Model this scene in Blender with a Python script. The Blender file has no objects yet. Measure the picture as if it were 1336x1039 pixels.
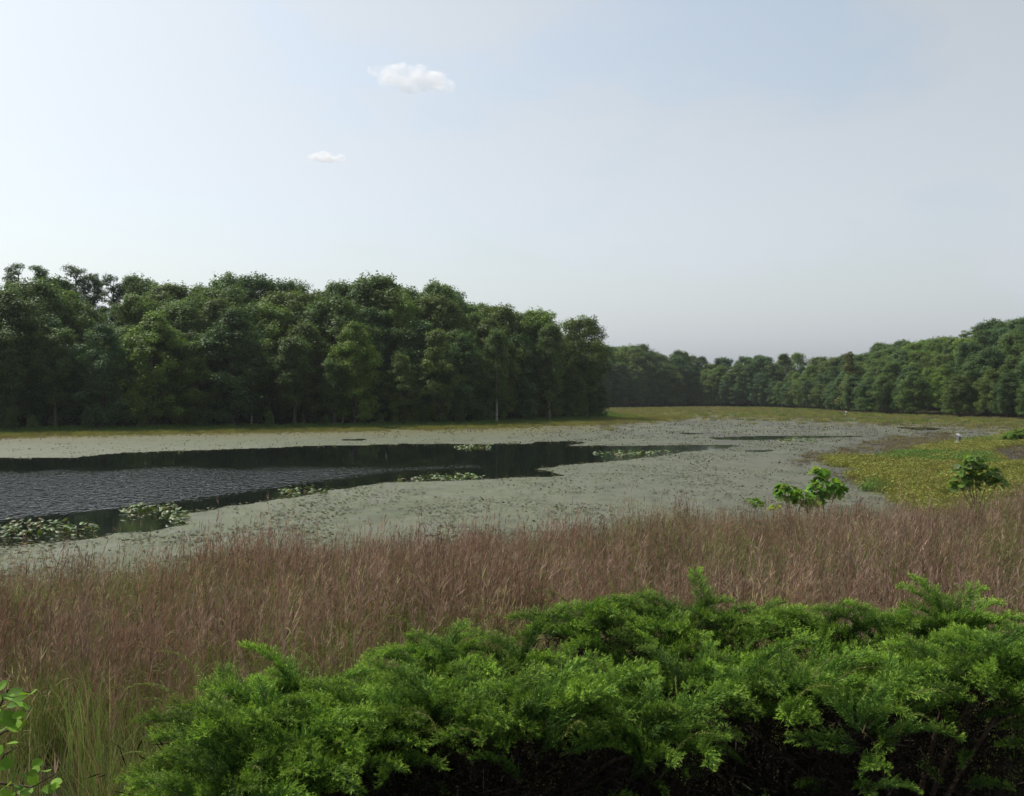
import bpy, math, random
import numpy as np
from mathutils import Vector, Matrix, Euler
R_ = math.radians
rng = np.random.default_rng(7)
random.seed(7)
SC = bpy.context.scene
COL = SC.collection

# ------------------------------------------------------------------ camera, sky, sun, exposure
EYE = 5.0                       # metres of the eye above the pond
FPX, CX, HY = 1200.0, 668.0, 516.0   # focal length / centre / horizon row measured on the photograph
cam_d = bpy.data.cameras.new('camera')
cam_d.sensor_width = 36.0
cam_d.lens = 36.0 * FPX / 1336.0
cam_d.clip_start, cam_d.clip_end = 0.1, 20000
cam = bpy.data.objects.new('camera', cam_d)
COL.objects.link(cam)
cam.location = (0, 0, EYE)
cam.rotation_euler = (R_(90) - math.atan((519.5 - HY) / FPX), 0, 0)
SC.camera = cam

SUN_EL, SUN_AZ = R_(56), R_(-58)     # azimuth from the view axis (+Y), negative = to the left
world = bpy.data.worlds.new('World')
SC.world = world
world.use_nodes = True
nt = world.node_tree
nt.nodes.clear()
def N(tree, typ, **kw):
    n = tree.nodes.new(typ)
    for k, v in kw.items():
        setattr(n, k, v)
    return n
w_out = N(nt, 'ShaderNodeOutputWorld')
w_bg = N(nt, 'ShaderNodeBackground')
w_bg.inputs['Strength'].default_value = 0.15
w_sky = N(nt, 'ShaderNodeTexSky', sky_type='NISHITA', sun_disc=False)
w_sky.sun_elevation = SUN_EL
w_sky.sun_rotation = SUN_AZ
w_sky.altitude = 0
w_sky.air_density = 1.5
w_sky.dust_density = 3.0
w_sky.ozone_density = 1.0
# a thin veil of high cloud: the sky's own light scattered to white, thicker in some places
w_tc = N(nt, 'ShaderNodeTexCoord')
w_map = N(nt, 'ShaderNodeMapping')
w_map.inputs['Scale'].default_value = (1.0, 1.0, 2.2)
w_map.inputs['Location'].default_value = (1.7, 2.2, 0.3)
w_no = N(nt, 'ShaderNodeTexNoise')
w_no.inputs['Scale'].default_value = 3.2
w_no.inputs['Detail'].default_value = 6
w_no.inputs['Roughness'].default_value = 0.5
w_rmp = N(nt, 'ShaderNodeMapRange')
w_rmp.inputs['From Min'].default_value = 0.41
w_rmp.inputs['From Max'].default_value = 0.53
w_rmp.inputs['To Min'].default_value = 0.55
w_rmp.inputs['To Max'].default_value = 0.93
w_bw = N(nt, 'ShaderNodeRGBToBW')
w_veil = N(nt, 'ShaderNodeMix', data_type='RGBA', blend_type='MULTIPLY')
w_veil.inputs[0].default_value = 1.0
w_veil.inputs[7].default_value = (0.925, 1.0, 1.085, 1)
w_mix = N(nt, 'ShaderNodeMix', data_type='RGBA')
L = nt.links.new
L(w_tc.outputs['Generated'], w_map.inputs[0])
L(w_map.outputs[0], w_no.inputs['Vector'])
L(w_no.outputs['Fac'], w_rmp.inputs['Value'])
L(w_sky.outputs[0], w_bw.inputs[0])
w_pow = N(nt, 'ShaderNodeMath', operation='POWER'); w_pow.inputs[1].default_value = 0.68   # multiple scattering in the veil evens the light out
w_gain = N(nt, 'ShaderNodeMath', operation='MULTIPLY'); w_gain.inputs[1].default_value = 1.74
L(w_bw.outputs[0], w_pow.inputs[0]); L(w_pow.outputs[0], w_gain.inputs[0])
L(w_gain.outputs[0], w_veil.inputs[6])
w_sep = N(nt, 'ShaderNodeSeparateXYZ')
w_hz = N(nt, 'ShaderNodeMapRange')            # the haze layer is thicker towards the horizon, all the way round
w_hz.inputs['From Min'].default_value = 0.02; w_hz.inputs['From Max'].default_value = 0.3
w_hz.inputs['To Min'].default_value = 1.0; w_hz.inputs['To Max'].default_value = 0.0
w_max = N(nt, 'ShaderNodeMath', operation='MAXIMUM')
L(w_tc.outputs['Generated'], w_sep.inputs[0]); L(w_sep.outputs['Z'], w_hz.inputs['Value'])
L(w_hz.outputs[0], w_max.inputs[0]); L(w_rmp.outputs[0], w_max.inputs[1])
L(w_max.outputs[0], w_mix.inputs[0])
L(w_sky.outputs[0], w_mix.inputs[6])
L(w_veil.outputs[2], w_mix.inputs[7])
L(w_mix.outputs[2], w_bg.inputs['Color'])
L(w_bg.outputs[0], w_out.inputs[0])

sun_d = bpy.data.lights.new('sun', 'SUN')
sun_d.energy = 5.0
sun_d.angle = R_(0.5)
sun_d.color = (1.0, 0.95, 0.86)
sun = bpy.data.objects.new('sun', sun_d)
COL.objects.link(sun)
sdir = Vector((math.cos(SUN_EL) * math.sin(SUN_AZ), math.cos(SUN_EL) * math.cos(SUN_AZ), math.sin(SUN_EL)))
sun.rotation_euler = sdir.to_track_quat('Z', 'Y').to_euler()
sun.location = sdir * 300

vs = SC.view_settings
vs.view_transform = 'Standard'
vs.look = 'None'
vs.exposure = 0.05
vs.gamma = 1.0
vs.use_curve_mapping = False
SC.cycles.volume_bounces = 2
SC.cycles.max_bounces = 10
SC.cycles.diffuse_bounces = 3
SC.cycles.glossy_bounces = 3
SC.cycles.transmission_bounces = 4

# ------------------------------------------------------------------ helpers
def P(px, py, z=0.0):
    """where the sight line through a point of the photograph meets the height z"""
    Y = FPX * (EYE - z) / (py - HY)
    return np.array(((px - CX) / FPX * Y, Y, z))
def at(px, py, Y):
    return np.array(((px - CX) / FPX * Y, Y, EYE - (py - HY) * Y / FPX))
def smooth(a, b, x):
    t = np.clip((x - a) / (b - a), 0, 1)
    return t * t * (3 - 2 * t)
_lat = np.random.default_rng(3).random((256, 256))
def vnoise(x, y):
    xi, yi = np.floor(x).astype(int), np.floor(y).astype(int)
    u, v = x - xi, y - yi
    u, v = u * u * (3 - 2 * u), v * v * (3 - 2 * v)
    g = lambda a, b: _lat[a % 256, b % 256]
    return (g(xi, yi) * (1 - u) + g(xi + 1, yi) * u) * (1 - v) + (g(xi, yi + 1) * (1 - u) + g(xi + 1, yi + 1) * u) * v
def fbm(x, y, o=4):
    s, a, t = 0, 1.0, 0
    for k in range(o):
        s = s + a * vnoise(x * 2 ** k + 17 * k, y * 2 ** k + 31 * k)
        t += a
        a *= 0.5
    return s / t
def inside(poly, x, y):
    poly = np.asarray(poly, float)
    r = np.zeros(np.shape(x), bool)
    n = len(poly)
    for i in range(n):
        x0, y0 = poly[i]
        x1, y1 = poly[(i + 1) % n]
        if y0 == y1:
            continue
        c = ((y0 > y) != (y1 > y)) & (x < (x1 - x0) * (y - y0) / (y1 - y0) + x0)
        r ^= c
    return r
def edge_dist(poly, x, y, closed=True):
    poly = np.asarray(poly, float)
    d = np.full(np.shape(x), 1e9)
    n = len(poly)
    for i in range(n if closed else n - 1):
        a, b = poly[i], poly[(i + 1) % n]
        ab = b - a
        t = np.clip(((x - a[0]) * ab[0] + (y - a[1]) * ab[1]) / (ab @ ab + 1e-9), 0, 1)
        d = np.minimum(d, np.hypot(x - a[0] - t * ab[0], y - a[1] - t * ab[1]))
    return d

def mesh_np(name, verts, faces, k=None, mat=None, smooth_sh=False, color=None):
    """one mesh from arrays; faces is an (n,k) index array; color is an (nverts,3) array stored as 'tint'"""
    me = bpy.data.meshes.new(name)
    verts = np.asarray(verts, np.float32)
    faces = np.asarray(faces, np.int32)
    k = faces.shape[1]
    me.vertices.add(len(verts))
    me.vertices.foreach_set('co', verts.ravel())
    me.loops.add(faces.size)
    me.loops.foreach_set('vertex_index', faces.ravel())
    me.polygons.add(len(faces))
    me.polygons.foreach_set('loop_start', np.arange(len(faces), dtype=np.int32) * k)
    me.polygons.foreach_set('loop_total', np.full(len(faces), k, np.int32))
    if smooth_sh:
        me.polygons.foreach_set('use_smooth', np.ones(len(faces), bool))
    me.update(calc_edges=True)
    if color is not None:
        a = me.color_attributes.new('tint', 'FLOAT_COLOR', 'POINT')
        c = np.ones((len(verts), 4), np.float32)
        c[:, :3] = color
        a.data.foreach_set('color', c.ravel())
    if mat:
        me.materials.append(mat)
    return me
def ob(name, data, parent=None, loc=(0, 0, 0), rot=(0, 0, 0), scale=(1, 1, 1)):
    o = bpy.data.objects.new(name, data)
    COL.objects.link(o)
    o.location = loc
    o.rotation_euler = rot
    o.scale = scale
    if parent:
        o.parent = parent
    return o
def tag(o, label=None, cat=None, group=None, kind=None):
    if label: o['label'] = label
    if cat: o['category'] = cat
    if group: o['group'] = group
    if kind: o['kind'] = kind
    return o
def tube(path, radii, sides=7):
    """verts and quad faces of a tapered tube along a path"""
    path = np.asarray(path, float)
    n = len(path)
    t = np.gradient(path, axis=0)
    t /= np.linalg.norm(t, axis=1)[:, None] + 1e-9
    ref = np.array((0.31, 0.95, 0.05))
    u = np.cross(t, ref); u /= np.linalg.norm(u, axis=1)[:, None] + 1e-9
    v = np.cross(t, u)
    a = np.arange(sides) / sides * 2 * np.pi
    ring = path[:, None] + np.asarray(radii)[:, None, None] * (np.cos(a)[None, :, None] * u[:, None] + np.sin(a)[None, :, None] * v[:, None])
    V = ring.reshape(-1, 3)
    i, j = np.meshgrid(np.arange(n - 1), np.arange(sides), indexing='ij')
    j2 = (j + 1) % sides
    F = np.stack([i * sides + j, i * sides + j2, (i + 1) * sides + j2, (i + 1) * sides + j], -1).reshape(-1, 4)
    return V, F
class Acc:
    """gathers arrays of vertices, quads and tints into one mesh"""
    def __init__(s): s.V, s.F, s.C, s.n = [], [], [], 0
    def add(s, V, F, c=None):
        V = np.asarray(V, float).reshape(-1, 3)
        s.V.append(V); s.F.append(np.asarray(F) + s.n); s.n += len(V)
        if c is not None:
            c = np.asarray(c, float)
            s.C.append(np.broadcast_to(c, V.shape) if c.ndim == 1 else c)
    def quads(s, A, B, C, D, c=None):
        """n separate quads from four (n,3) arrays, c is (3,) or (n,3)"""
        n = len(A)
        V = np.stack([A, B, C, D], 1).reshape(-1, 3)
        F = np.arange(4 * n).reshape(n, 4)
        if c is not None:
            c = np.asarray(c, float)
            c = np.broadcast_to(c, (n, 3)) if c.ndim == 1 else c
            c = np.repeat(c, 4, axis=0)
        s.add(V, F, c)
    def mesh(s, name, mat, smooth_sh=False):
        return mesh_np(name, np.concatenate(s.V), np.concatenate(s.F), mat=mat, smooth_sh=smooth_sh,
                       color=np.concatenate(s.C) if s.C else None)
def unit(v):
    return v / (np.linalg.norm(v, axis=-1, keepdims=True) + 1e-9)
def srgb(r, g, b, k=1.0):
    c = np.array((r, g, b)) / 255.0
    return np.where(c <= 0.04045, c / 12.92, ((c + 0.055) / 1.055) ** 2.4) * k

# ------------------------------------------------------------------ materials
def new_mat(name):
    m = bpy.data.materials.new(name)
    m.use_nodes = True
    m.node_tree.nodes.clear()
    return m, m.node_tree, m.node_tree.links.new
def leaf_mat(name, col=None, attr=False, obj=False, rand=0.25, trans=0.35, rough=0.5, spec=0.25, ycol=(1.15, 1.0, 0.55), inst=False):
    """foliage: diffuse and glossy top with light coming through; base colour from a constant, the tint attribute and the object colour"""
    m, t, l = new_mat(name)
    out = N(t, 'ShaderNodeOutputMaterial')
    pb = N(t, 'ShaderNodeBsdfPrincipled')
    pb.inputs['Roughness'].default_value = rough
    pb.inputs['Specular IOR Level'].default_value = spec
    tr = N(t, 'ShaderNodeBsdfTranslucent')
    mx = N(t, 'ShaderNodeMixShader')
    mx.inputs[0].default_value = trans
    cur = None
    if attr:
        a = N(t, 'ShaderNodeAttribute', attribute_name='tint')
        cur = a.outputs['Color']
    if col is not None:
        rgb = N(t, 'ShaderNodeRGB'); rgb.outputs[0].default_value = (*col, 1)
        if cur is None: cur = rgb.outputs[0]
        else:
            q = N(t, 'ShaderNodeMix', data_type='RGBA', blend_type='MULTIPLY'); q.inputs[0].default_value = 1
            l(cur, q.inputs[6]); l(rgb.outputs[0], q.inputs[7]); cur = q.outputs[2]
    oi = N(t, 'ShaderNodeObjectInfo')
    if obj:
        q = N(t, 'ShaderNodeMix', data_type='RGBA', blend_type='MULTIPLY'); q.inputs[0].default_value = 1
        l(cur, q.inputs[6]); l(oi.outputs['Color'], q.inputs[7]); cur = q.outputs[2]
    if rand:
        mr = N(t, 'ShaderNodeMapRange')
        mr.inputs['To Min'].default_value = 1 - rand; mr.inputs['To Max'].default_value = 1 + rand
        l(oi.outputs['Random'], mr.inputs['Value'])
        h = N(t, 'ShaderNodeHueSaturation')
        l(mr.outputs[0], h.inputs['Value']); l(cur, h.inputs['Color']); cur = h.outputs[0]
    l(cur, pb.inputs['Base Color'])
    y = N(t, 'ShaderNodeMix', data_type='RGBA', blend_type='MULTIPLY'); y.inputs[0].default_value = 1
    y.inputs[7].default_value = (*ycol, 1)
    l(cur, y.inputs[6]); l(y.outputs[2], tr.inputs[0])
    l(pb.outputs[0], mx.inputs[1]); l(tr.outputs[0], mx.inputs[2]); l(mx.outputs[0], out.inputs[0])
    return m
def rough_mat(name, c0, c1, scale=4.0, rough=0.9, bump=0.3, detail=6, obj=False, spec=0.2):
    """bark, soil, wood: two colours mixed by noise, with fine relief"""
    m, t, l = new_mat(name)
    out = N(t, 'ShaderNodeOutputMaterial')
    pb = N(t, 'ShaderNodeBsdfPrincipled'); pb.inputs['Roughness'].default_value = rough
    pb.inputs['Specular IOR Level'].default_value = spec
    tc = N(t, 'ShaderNodeTexCoord')
    no = N(t, 'ShaderNodeTexNoise'); no.inputs['Scale'].default_value = scale; no.inputs['Detail'].default_value = detail
    mx = N(t, 'ShaderNodeMix', data_type='RGBA'); mx.inputs[6].default_value = (*c0, 1); mx.inputs[7].default_value = (*c1, 1)
    rp = N(t, 'ShaderNodeMapRange'); rp.inputs['From Min'].default_value = 0.35; rp.inputs['From Max'].default_value = 0.65
    l(tc.outputs['Object'], no.inputs['Vector']); l(no.outputs['Fac'], rp.inputs['Value']); l(rp.outputs[0], mx.inputs[0])
    cur = mx.outputs[2]
    if obj:
        oi = N(t, 'ShaderNodeObjectInfo')
        q = N(t, 'ShaderNodeMix', data_type='RGBA', blend_type='MULTIPLY'); q.inputs[0].default_value = 1
        l(cur, q.inputs[6]); l(oi.outputs['Color'], q.inputs[7]); cur = q.outputs[2]
    l(cur, pb.inputs['Base Color'])
    bp = N(t, 'ShaderNodeBump'); bp.inputs['Strength'].default_value = bump; bp.inputs['Distance'].default_value = 0.05
    l(no.outputs['Fac'], bp.inputs['Height']); l(bp.outputs[0], pb.inputs['Normal'])
    l(pb.outputs[0], out.inputs[0])
    return m
M_tree = leaf_mat('tree_foliage', attr=True, obj=True, rand=0.18, trans=0.4, rough=0.55, spec=0.2, ycol=(1.0, 1.05, 0.5))
M_bark = rough_mat('bark', (0.04, 0.035, 0.03), (0.085, 0.076, 0.065), 3.0, obj=True)
M_ground = rough_mat('soil_and_litter', (0.016, 0.018, 0.008), (0.035, 0.032, 0.018), 1.3, spec=0.0)
M_grass = leaf_mat('bank_grass', attr=True, rand=0.42, trans=0.3, rough=0.6, spec=0.15, ycol=(1.05, 1, 0.8))
M_marsh = leaf_mat('marsh_leaves', attr=True, rand=0.25, trans=0.3, rough=0.7, spec=0.12)
M_lily = leaf_mat('lily_leaf', attr=True, rand=0.3, trans=0.25, rough=0.42, spec=0.35)
M_big = leaf_mat('sapling_leaf', attr=True, rand=0.28, trans=0.45, rough=0.6, spec=0.15)
M_jun = leaf_mat('juniper_foliage', attr=True, rand=0.38, trans=0.24, rough=0.55, spec=0.2, ycol=(1.1, 1, 0.6))
M_twig = rough_mat('twig_bark', (0.05, 0.032, 0.02), (0.1, 0.07, 0.05), 20.0)
M_wood = rough_mat('weathered_wood', (0.12, 0.115, 0.11), (0.2, 0.19, 0.18), 6.0)
M_tin = rough_mat('pale_sheet_metal', (0.3, 0.3, 0.3), (0.42, 0.42, 0.4), 5.0, rough=0.5, bump=0.05)
M_hole = rough_mat('opening_shade', (0.01, 0.01, 0.01), (0.015, 0.015, 0.012), 5.0)  # near-black colour stands in for the shade inside the hole

# ------------------------------------------------------------------ terrain
NEAR = [(-700, 13.5), (-300, 16.5), (0, 19.9), (150, 21.3), (400, 25.0), (700, 26.8), (800, 28.7), (860, 31.0), (1000, 31.7), (1200, 32.8), (1336, 36.5), (1500, 40), (1900, 46)]
_npx = np.array([a for a, b in NEAR], float); _nd = np.array([b for a, b in NEAR], float)
def near_d(x, y):
    px = CX + FPX * x / np.maximum(y, 0.5)
    return np.interp(px, _npx, _nd)
FAR = [(-1000, 600), (-500, 580), (-200, 571), (0, 566), (330, 560.5), (480, 558.5), (640, 554.5), (760, 549), (795, 545), (806, 541.5), (800, 538), (785, 535.5),
       (800, 532.5), (900, 531), (1000, 532), (1060, 534.5), (1130, 540), (1230, 543.5), (1336, 548), (1500, 556), (1800, 575), (2300, 600)]
far_xy = np.array([P(a, b)[:2] for a, b in FAR])
near_xy = np.array([((a - CX) / FPX * b, b) for a, b in NEAR])
BASIN = np.concatenate([far_xy, near_xy[::-1]])
def ground_z(x, y):
    x = np.asarray(x, float); y = np.asarray(y, float)
    ins = inside(BASIN, x, y)
    d = edge_dist(BASIN, x, y)
    dn = near_d(x, y)
    nearside = (y < dn + 0.01) & (y < 60)
    s = np.clip((y - 6.0) / np.maximum(dn - 6.0, 1), 0, 1)
    zb = 2.05 * (1 - s) ** 0.95 + 0.06 + 0.05 * (fbm(x * 0.5, y * 0.5) - 0.5) * smooth(0, 3, d)
    dl = np.minimum(d, 400)
    hill = smooth(10, 60, x)
    zl = 0.12 + np.minimum(dl * 0.06, 0.5) + np.maximum(dl - 8, 0) * (0.13 + 0.05 * hill)
    zl = np.minimum(zl, 9 + 6 * hill) + 0.25 * (fbm(x * 0.1, y * 0.1) - 0.5) * smooth(2, 12, d)
    z_land = np.where(nearside, zb, zl)
    return np.where(ins, -np.minimum(d * 0.25, 0.8) - 0.02, z_land)
gx = np.concatenate([-np.geomspace(900, 130, 14), np.arange(-120, -30, 4), np.arange(-30, 45, 1.0), np.arange(45, 180, 4), np.geomspace(184, 900, 14)])
gy = np.concatenate([-np.geomspace(600, 8, 12), np.arange(-4, 50, 0.8), np.arange(50, 440, 4), np.geomspace(445, 1200, 14)])
GX, GY = np.meshgrid(gx, gy, indexing='ij')
GZ = ground_z(GX, GY)
i, j = np.meshgrid(np.arange(len(gx) - 1), np.arange(len(gy) - 1), indexing='ij')
n_ = len(gy)
F = np.stack([i * n_ + j, (i + 1) * n_ + j, (i + 1) * n_ + j + 1, i * n_ + j + 1], -1).reshape(-1, 4)
g_o = ob('ground', mesh_np('ground', np.stack([GX, GY, GZ], -1).reshape(-1, 3), F, mat=M_ground, smooth_sh=True))
tag(g_o, kind='structure')
g_o['label'] = 'dark earth of the pond bank and the wooded shores'
def gz(x, y):
    return float(ground_z(np.array([x]), np.array([y]))[0])

# ------------------------------------------------------------------ water
POOL = [(-700, 640), (-300, 610), (-30, 598), (100, 597.5), (130, 593), (210, 590), (330, 585), (450, 581.5), (520, 580.5), (520, 579.5), (600, 580), (690, 580), (700, 577), (745, 575.5), (764, 577.5),
        (738, 582.5), (830, 582.5), (900, 581), (965, 581.5), (950, 585), (890, 590), (830, 599), (790, 603), (730, 608.5), (697, 612), (720, 617), (737, 620.5), (640, 625), (520, 629), (430, 640), (372, 650),
        (300, 661), (262, 667), (232, 671), (246, 684), (196, 694), (150, 696), (140, 700), (60, 709), (-30, 714), (-300, 740), (-700, 800)]
STRIPS = [[(925, 571.5), (990, 569.5), (1060, 569), (1135, 569.5), (1060, 572), (985, 574.5), (935, 573.5)],
          [(880, 565), (925, 565.5), (900, 567)],
          [(1165, 557.5), (1225, 558.5), (1232, 561), (1190, 561)],
          [(448, 573.5), (480, 573), (470, 575.2), (445, 575)],
          [(970, 588), (1010, 587.5), (1010, 589.5), (975, 590)]]
def ppx(x, y):
    """photograph coordinates of a point on the water"""
    return CX + FPX * x / y, HY + FPX * EYE / y
wx = np.concatenate([np.linspace(-260, -60, 21)[:-1], np.arange(-60, 70, 1.0), np.linspace(70, 260, 20)])
wy = np.concatenate([np.arange(12, 140, 1.0), np.linspace(141, 460, 40)])
WX, WY = np.meshgrid(wx, wy, indexing='ij')
qx, qy = ppx(WX, WY)
RIP = [(-700, 655), (-30, 612), (100, 608), (300, 605), (450, 603), (630, 603.5), (642, 608), (635, 613), (560, 618), (420, 634), (350, 644), (250, 658), (160, 666), (60, 676), (-30, 684), (-700, 740)]
ripple = np.where(inside(RIP, qx, qy), smooth(0, 12, edge_dist(RIP, qx, qy) + 10 * (fbm(WX * 0.25, WY * 0.12) - 0.5)), 0.0)
i, j = np.meshgrid(np.arange(len(wx) - 1), np.arange(len(wy) - 1), indexing='ij'); n_ = len(wy)
F = np.stack([i * n_ + j, (i + 1) * n_ + j, (i + 1) * n_ + j + 1, i * n_ + j + 1], -1).reshape(-1, 4)
m, t, l = new_mat('pond_water')
out = N(t, 'ShaderNodeOutputMaterial')
pb = N(t, 'ShaderNodeBsdfPrincipled')
pb.inputs['Base Color'].default_value = (0.006, 0.008, 0.007, 1)
pb.inputs['Roughness'].default_value = 0.04
pb.inputs['IOR'].default_value = 1.33
tc = N(t, 'ShaderNodeTexCoord')
mp = N(t, 'ShaderNodeMapping'); mp.inputs['Scale'].default_value = (0.9, 0.34, 1); mp.inputs['Rotation'].default_value = (0, 0, R_(4))
n1 = N(t, 'ShaderNodeTexNoise'); n1.inputs['Scale'].default_value = 4.4; n1.inputs['Detail'].default_value = 2.5; n1.inputs['Distortion'].default_value = 0.4
at1 = N(t, 'ShaderNodeAttribute', attribute_name='tint')
mr = N(t, 'ShaderNodeMapRange'); mr.inputs['To Min'].default_value = 0.006; mr.inputs['To Max'].default_value = 0.95
bp = N(t, 'ShaderNodeBump'); bp.inputs['Distance'].default_value = 0.16
l(tc.outputs['Object'], mp.inputs[0]); l(mp.outputs[0], n1.inputs['Vector']); l(n1.outputs['Fac'], bp.inputs['Height'])
l(at1.outputs['Fac'], mr.inputs['Value']); l(mr.outputs[0], bp.inputs['Strength']); l(bp.outputs[0], pb.inputs['Normal'])
l(pb.outputs[0], out.inputs[0])
wo = ob('water', mesh_np('water', np.stack([WX, WY, 0 * WX], -1).reshape(-1, 3), F, mat=m, smooth_sh=True, color=np.repeat(ripple.reshape(-1, 1), 3, 1)))
tag(wo, 'dark open pond water, wind-rippled in the middle', kind='structure')

# ------------------------------------------------------------------ floating mat of duckweed
cols_px = np.concatenate([np.linspace(-700, -60, 60)[:-1], np.arange(-60, 1400, 2.6), np.linspace(1400, 2000, 60)])
rows_py = np.concatenate([np.arange(531.2, 600, 0.62), np.arange(600, 720, 0.65), np.arange(720, 900, 2.0)])
QX, QY = np.meshgrid(cols_px, rows_py, indexing='ij')
MY = FPX * EYE / (QY - HY)
MX = (QX - CX) / FPX * MY
# uneven rim: nudge the test point by noise fixed in the world
ex = (fbm(MX * 0.9, MY * 0.9) - 0.5) * 16 + (fbm(MX * 0.2 + 9, MY * 0.2) - 0.5) * 10
ey = (fbm(MX * 0.7 + 50, MY * 0.7) - 0.5) * 160 / MY + (fbm(MX * 0.22 + 80, MY * 0.22) - 0.5) * 130 / MY
hole = inside(POOL, QX + ex, QY + ey)
for s_ in STRIPS:
    hole |= inside(s_, QX + ex * 0.6, QY + ey * 0.35)
# zones of plant cover
YG = [(1500, 556), (1336, 566), (1252, 577), (1150, 597), (1065, 601), (1078, 606), (1125, 612), (1110, 622), (1120, 634), (1165, 650), (1230, 690), (1500, 690)]
DK = [(1045, 612), (1030, 600), (1090, 588), (1150, 572), (1235, 566), (1255, 574), (1180, 590), (1150, 598), (1065, 603)]
DK2 = [(1075, 607), (1150, 612), (1160, 622), (1110, 640), (1060, 618)]
BR = [(1288, 590), (1320, 583), (1500, 580), (1500, 606), (1336, 606), (1310, 602)]
def zone(poly, x, y, w):
    d = edge_dist(poly, x, y)
    return np.where(inside(poly, x, y), 0.5 + 0.5 * np.minimum(d / w, 1), 0.5 - 0.5 * np.minimum(d / w, 1))
zx, zy = QX + ex, QY + ey
ALB = 0.295
c_duck, c_duck2 = srgb(130, 141, 94, ALB), srgb(141, 148, 106, ALB)
c_olive, c_tan, c_yel = srgb(128, 128, 66, ALB * 1.15), srgb(138, 131, 78, ALB * 1.1), srgb(140, 146, 48, ALB * 1.2)
c_brown, c_grey, c_mud = srgb(88, 80, 62, ALB), srgb(128, 124, 104, ALB), srgb(62, 52, 38, ALB)
def lerp(a, b, t):
    return a + (b - a) * t[..., None]
nD = fbm(MX * 0.18 + 33, MY * 0.11 + 5); nE = fbm(MX * 1.3 + 3, MY * 0.8 + 15)
nA, nB, nC = fbm(MX * 0.06, MY * 0.06), fbm(MX * 0.5, MY * 0.5 + 40), fbm(MX * 2.0, MY * 2.0 + 9)
tint = lerp(c_duck, c_duck2, smooth(0.35, 0.65, nA))
tint = lerp(tint, c_grey, smooth(620, 1000, zx) * 0.4)
tint = lerp(tint, srgb(112, 122, 74, ALB), smooth(0.52, 0.72, nD) * 0.55)
tint = lerp(tint, srgb(96, 98, 70, ALB), smooth(0.55, 0.75, nE) * 0.5)
tint = lerp(tint, srgb(154, 154, 132, ALB), smooth(0.45, 0.28, nE) * 0.5)
speck = smooth(605, 560, zy) * smooth(600, 800, zx)
tint = lerp(tint, c_brown, speck * smooth(0.42, 0.62, nB) * 0.75)
fr = np.where(zx < 790, np.interp(zx, [-700, 0, 480, 640, 800], [26, 15, 15, 17, 20]), 22)
base_y = np.interp(QX, [a for a, b in FAR[:9]] + [806, 900, 1060, 1130, 1336, 1800], [b for a, b in FAR[:9]] + [540, 533, 535, 541, 548, 575])
mead = smooth(1.0, 0.25, (QY - base_y) / fr + (nB - 0.5) * 0.9)
tint = lerp(tint, c_tan, mead * 0.9)
tint = lerp(tint, c_olive, mead * smooth(0.4, 0.6, nA))
dk = zone(DK, zx, zy, 7); dk2 = zone(DK2, zx, zy, 6)
tint = lerp(tint, c_brown, np.maximum(dk, dk2) * smooth(0.3, 0.6, nC) * 0.9)
yg = zone(YG, zx, zy, 6); br = zone(BR, zx, zy, 4)
tint = lerp(tint, c_yel * 0.8, yg)
tint = lerp(tint, c_mud, br)
m, t, l = new_mat('duckweed')
out = N(t, 'ShaderNodeOutputMaterial')
pb = N(t, 'ShaderNodeBsdfPrincipled'); pb.inputs['Roughness'].default_value = 0.62; pb.inputs['Specular IOR Level'].default_value = 0.35
a_ = N(t, 'ShaderNodeAttribute', attribute_name='tint')
tc = N(t, 'ShaderNodeTexCoord')
n1 = N(t, 'ShaderNodeTexNoise'); n1.inputs['Scale'].default_value = 7; n1.inputs['Detail'].default_value = 8; n1.inputs['Roughness'].default_value = 0.85
n2 = N(t, 'ShaderNodeTexNoise'); n2.inputs['Scale'].default_value = 1.1; n2.inputs['Detail'].default_value = 7; n2.inputs['Roughness'].default_value = 0.65
mr1 = N(t, 'ShaderNodeMapRange'); mr1.inputs['From Min'].default_value = 0.3; mr1.inputs['From Max'].default_value = 0.7; mr1.inputs['To Min'].default_value = 0.3; mr1.inputs['To Max'].default_value = 1.65
mr2 = N(t, 'ShaderNodeMapRange'); mr2.inputs['From Min'].default_value = 0.32; mr2.inputs['From Max'].default_value = 0.68; mr2.inputs['To Min'].default_value = 0.8; mr2.inputs['To Max'].default_value = 1.15
mm = N(t, 'ShaderNodeMath', operation='MULTIPLY')
hs = N(t, 'ShaderNodeHueSaturation')
bp = N(t, 'ShaderNodeBump'); bp.inputs['Strength'].default_value = 0.5; bp.inputs['Distance'].default_value = 0.02
l(tc.outputs['Object'], n1.inputs['Vector']); l(tc.outputs['Object'], n2.inputs['Vector'])
l(n1.outputs['Fac'], mr1.inputs['Value']); l(n2.outputs['Fac'], mr2.inputs['Value'])
l(mr1.outputs[0], mm.inputs[0]); l(mr2.outputs[0], mm.inputs[1]); l(mm.outputs[0], hs.inputs['Value'])
l(a_.outputs['Color'], hs.inputs['Color']); l(hs.outputs[0], pb.inputs['Base Color'])
l(n1.outputs['Fac'], bp.inputs['Height']); l(bp.outputs[0], pb.inputs['Normal']); l(pb.outputs[0], out.inputs[0])
nc, nr = QX.shape
i, j = np.meshgrid(np.arange(nc - 1), np.arange(nr - 1), indexing='ij')
F = np.stack([i * nr + j, i * nr + j + 1, (i + 1) * nr + j + 1, (i + 1) * nr + j], -1).reshape(-1, 4)
land = (~inside(BASIN, MX, MY)) & (edge_dist(BASIN, MX, MY) > 3.0)
bad = (hole | land).ravel()
keep = (bad[F].sum(1) < 2)
F = F[keep]
used = np.zeros(nc * nr, bool); used[F.ravel()] = True
remap = np.cumsum(used) - 1
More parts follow.
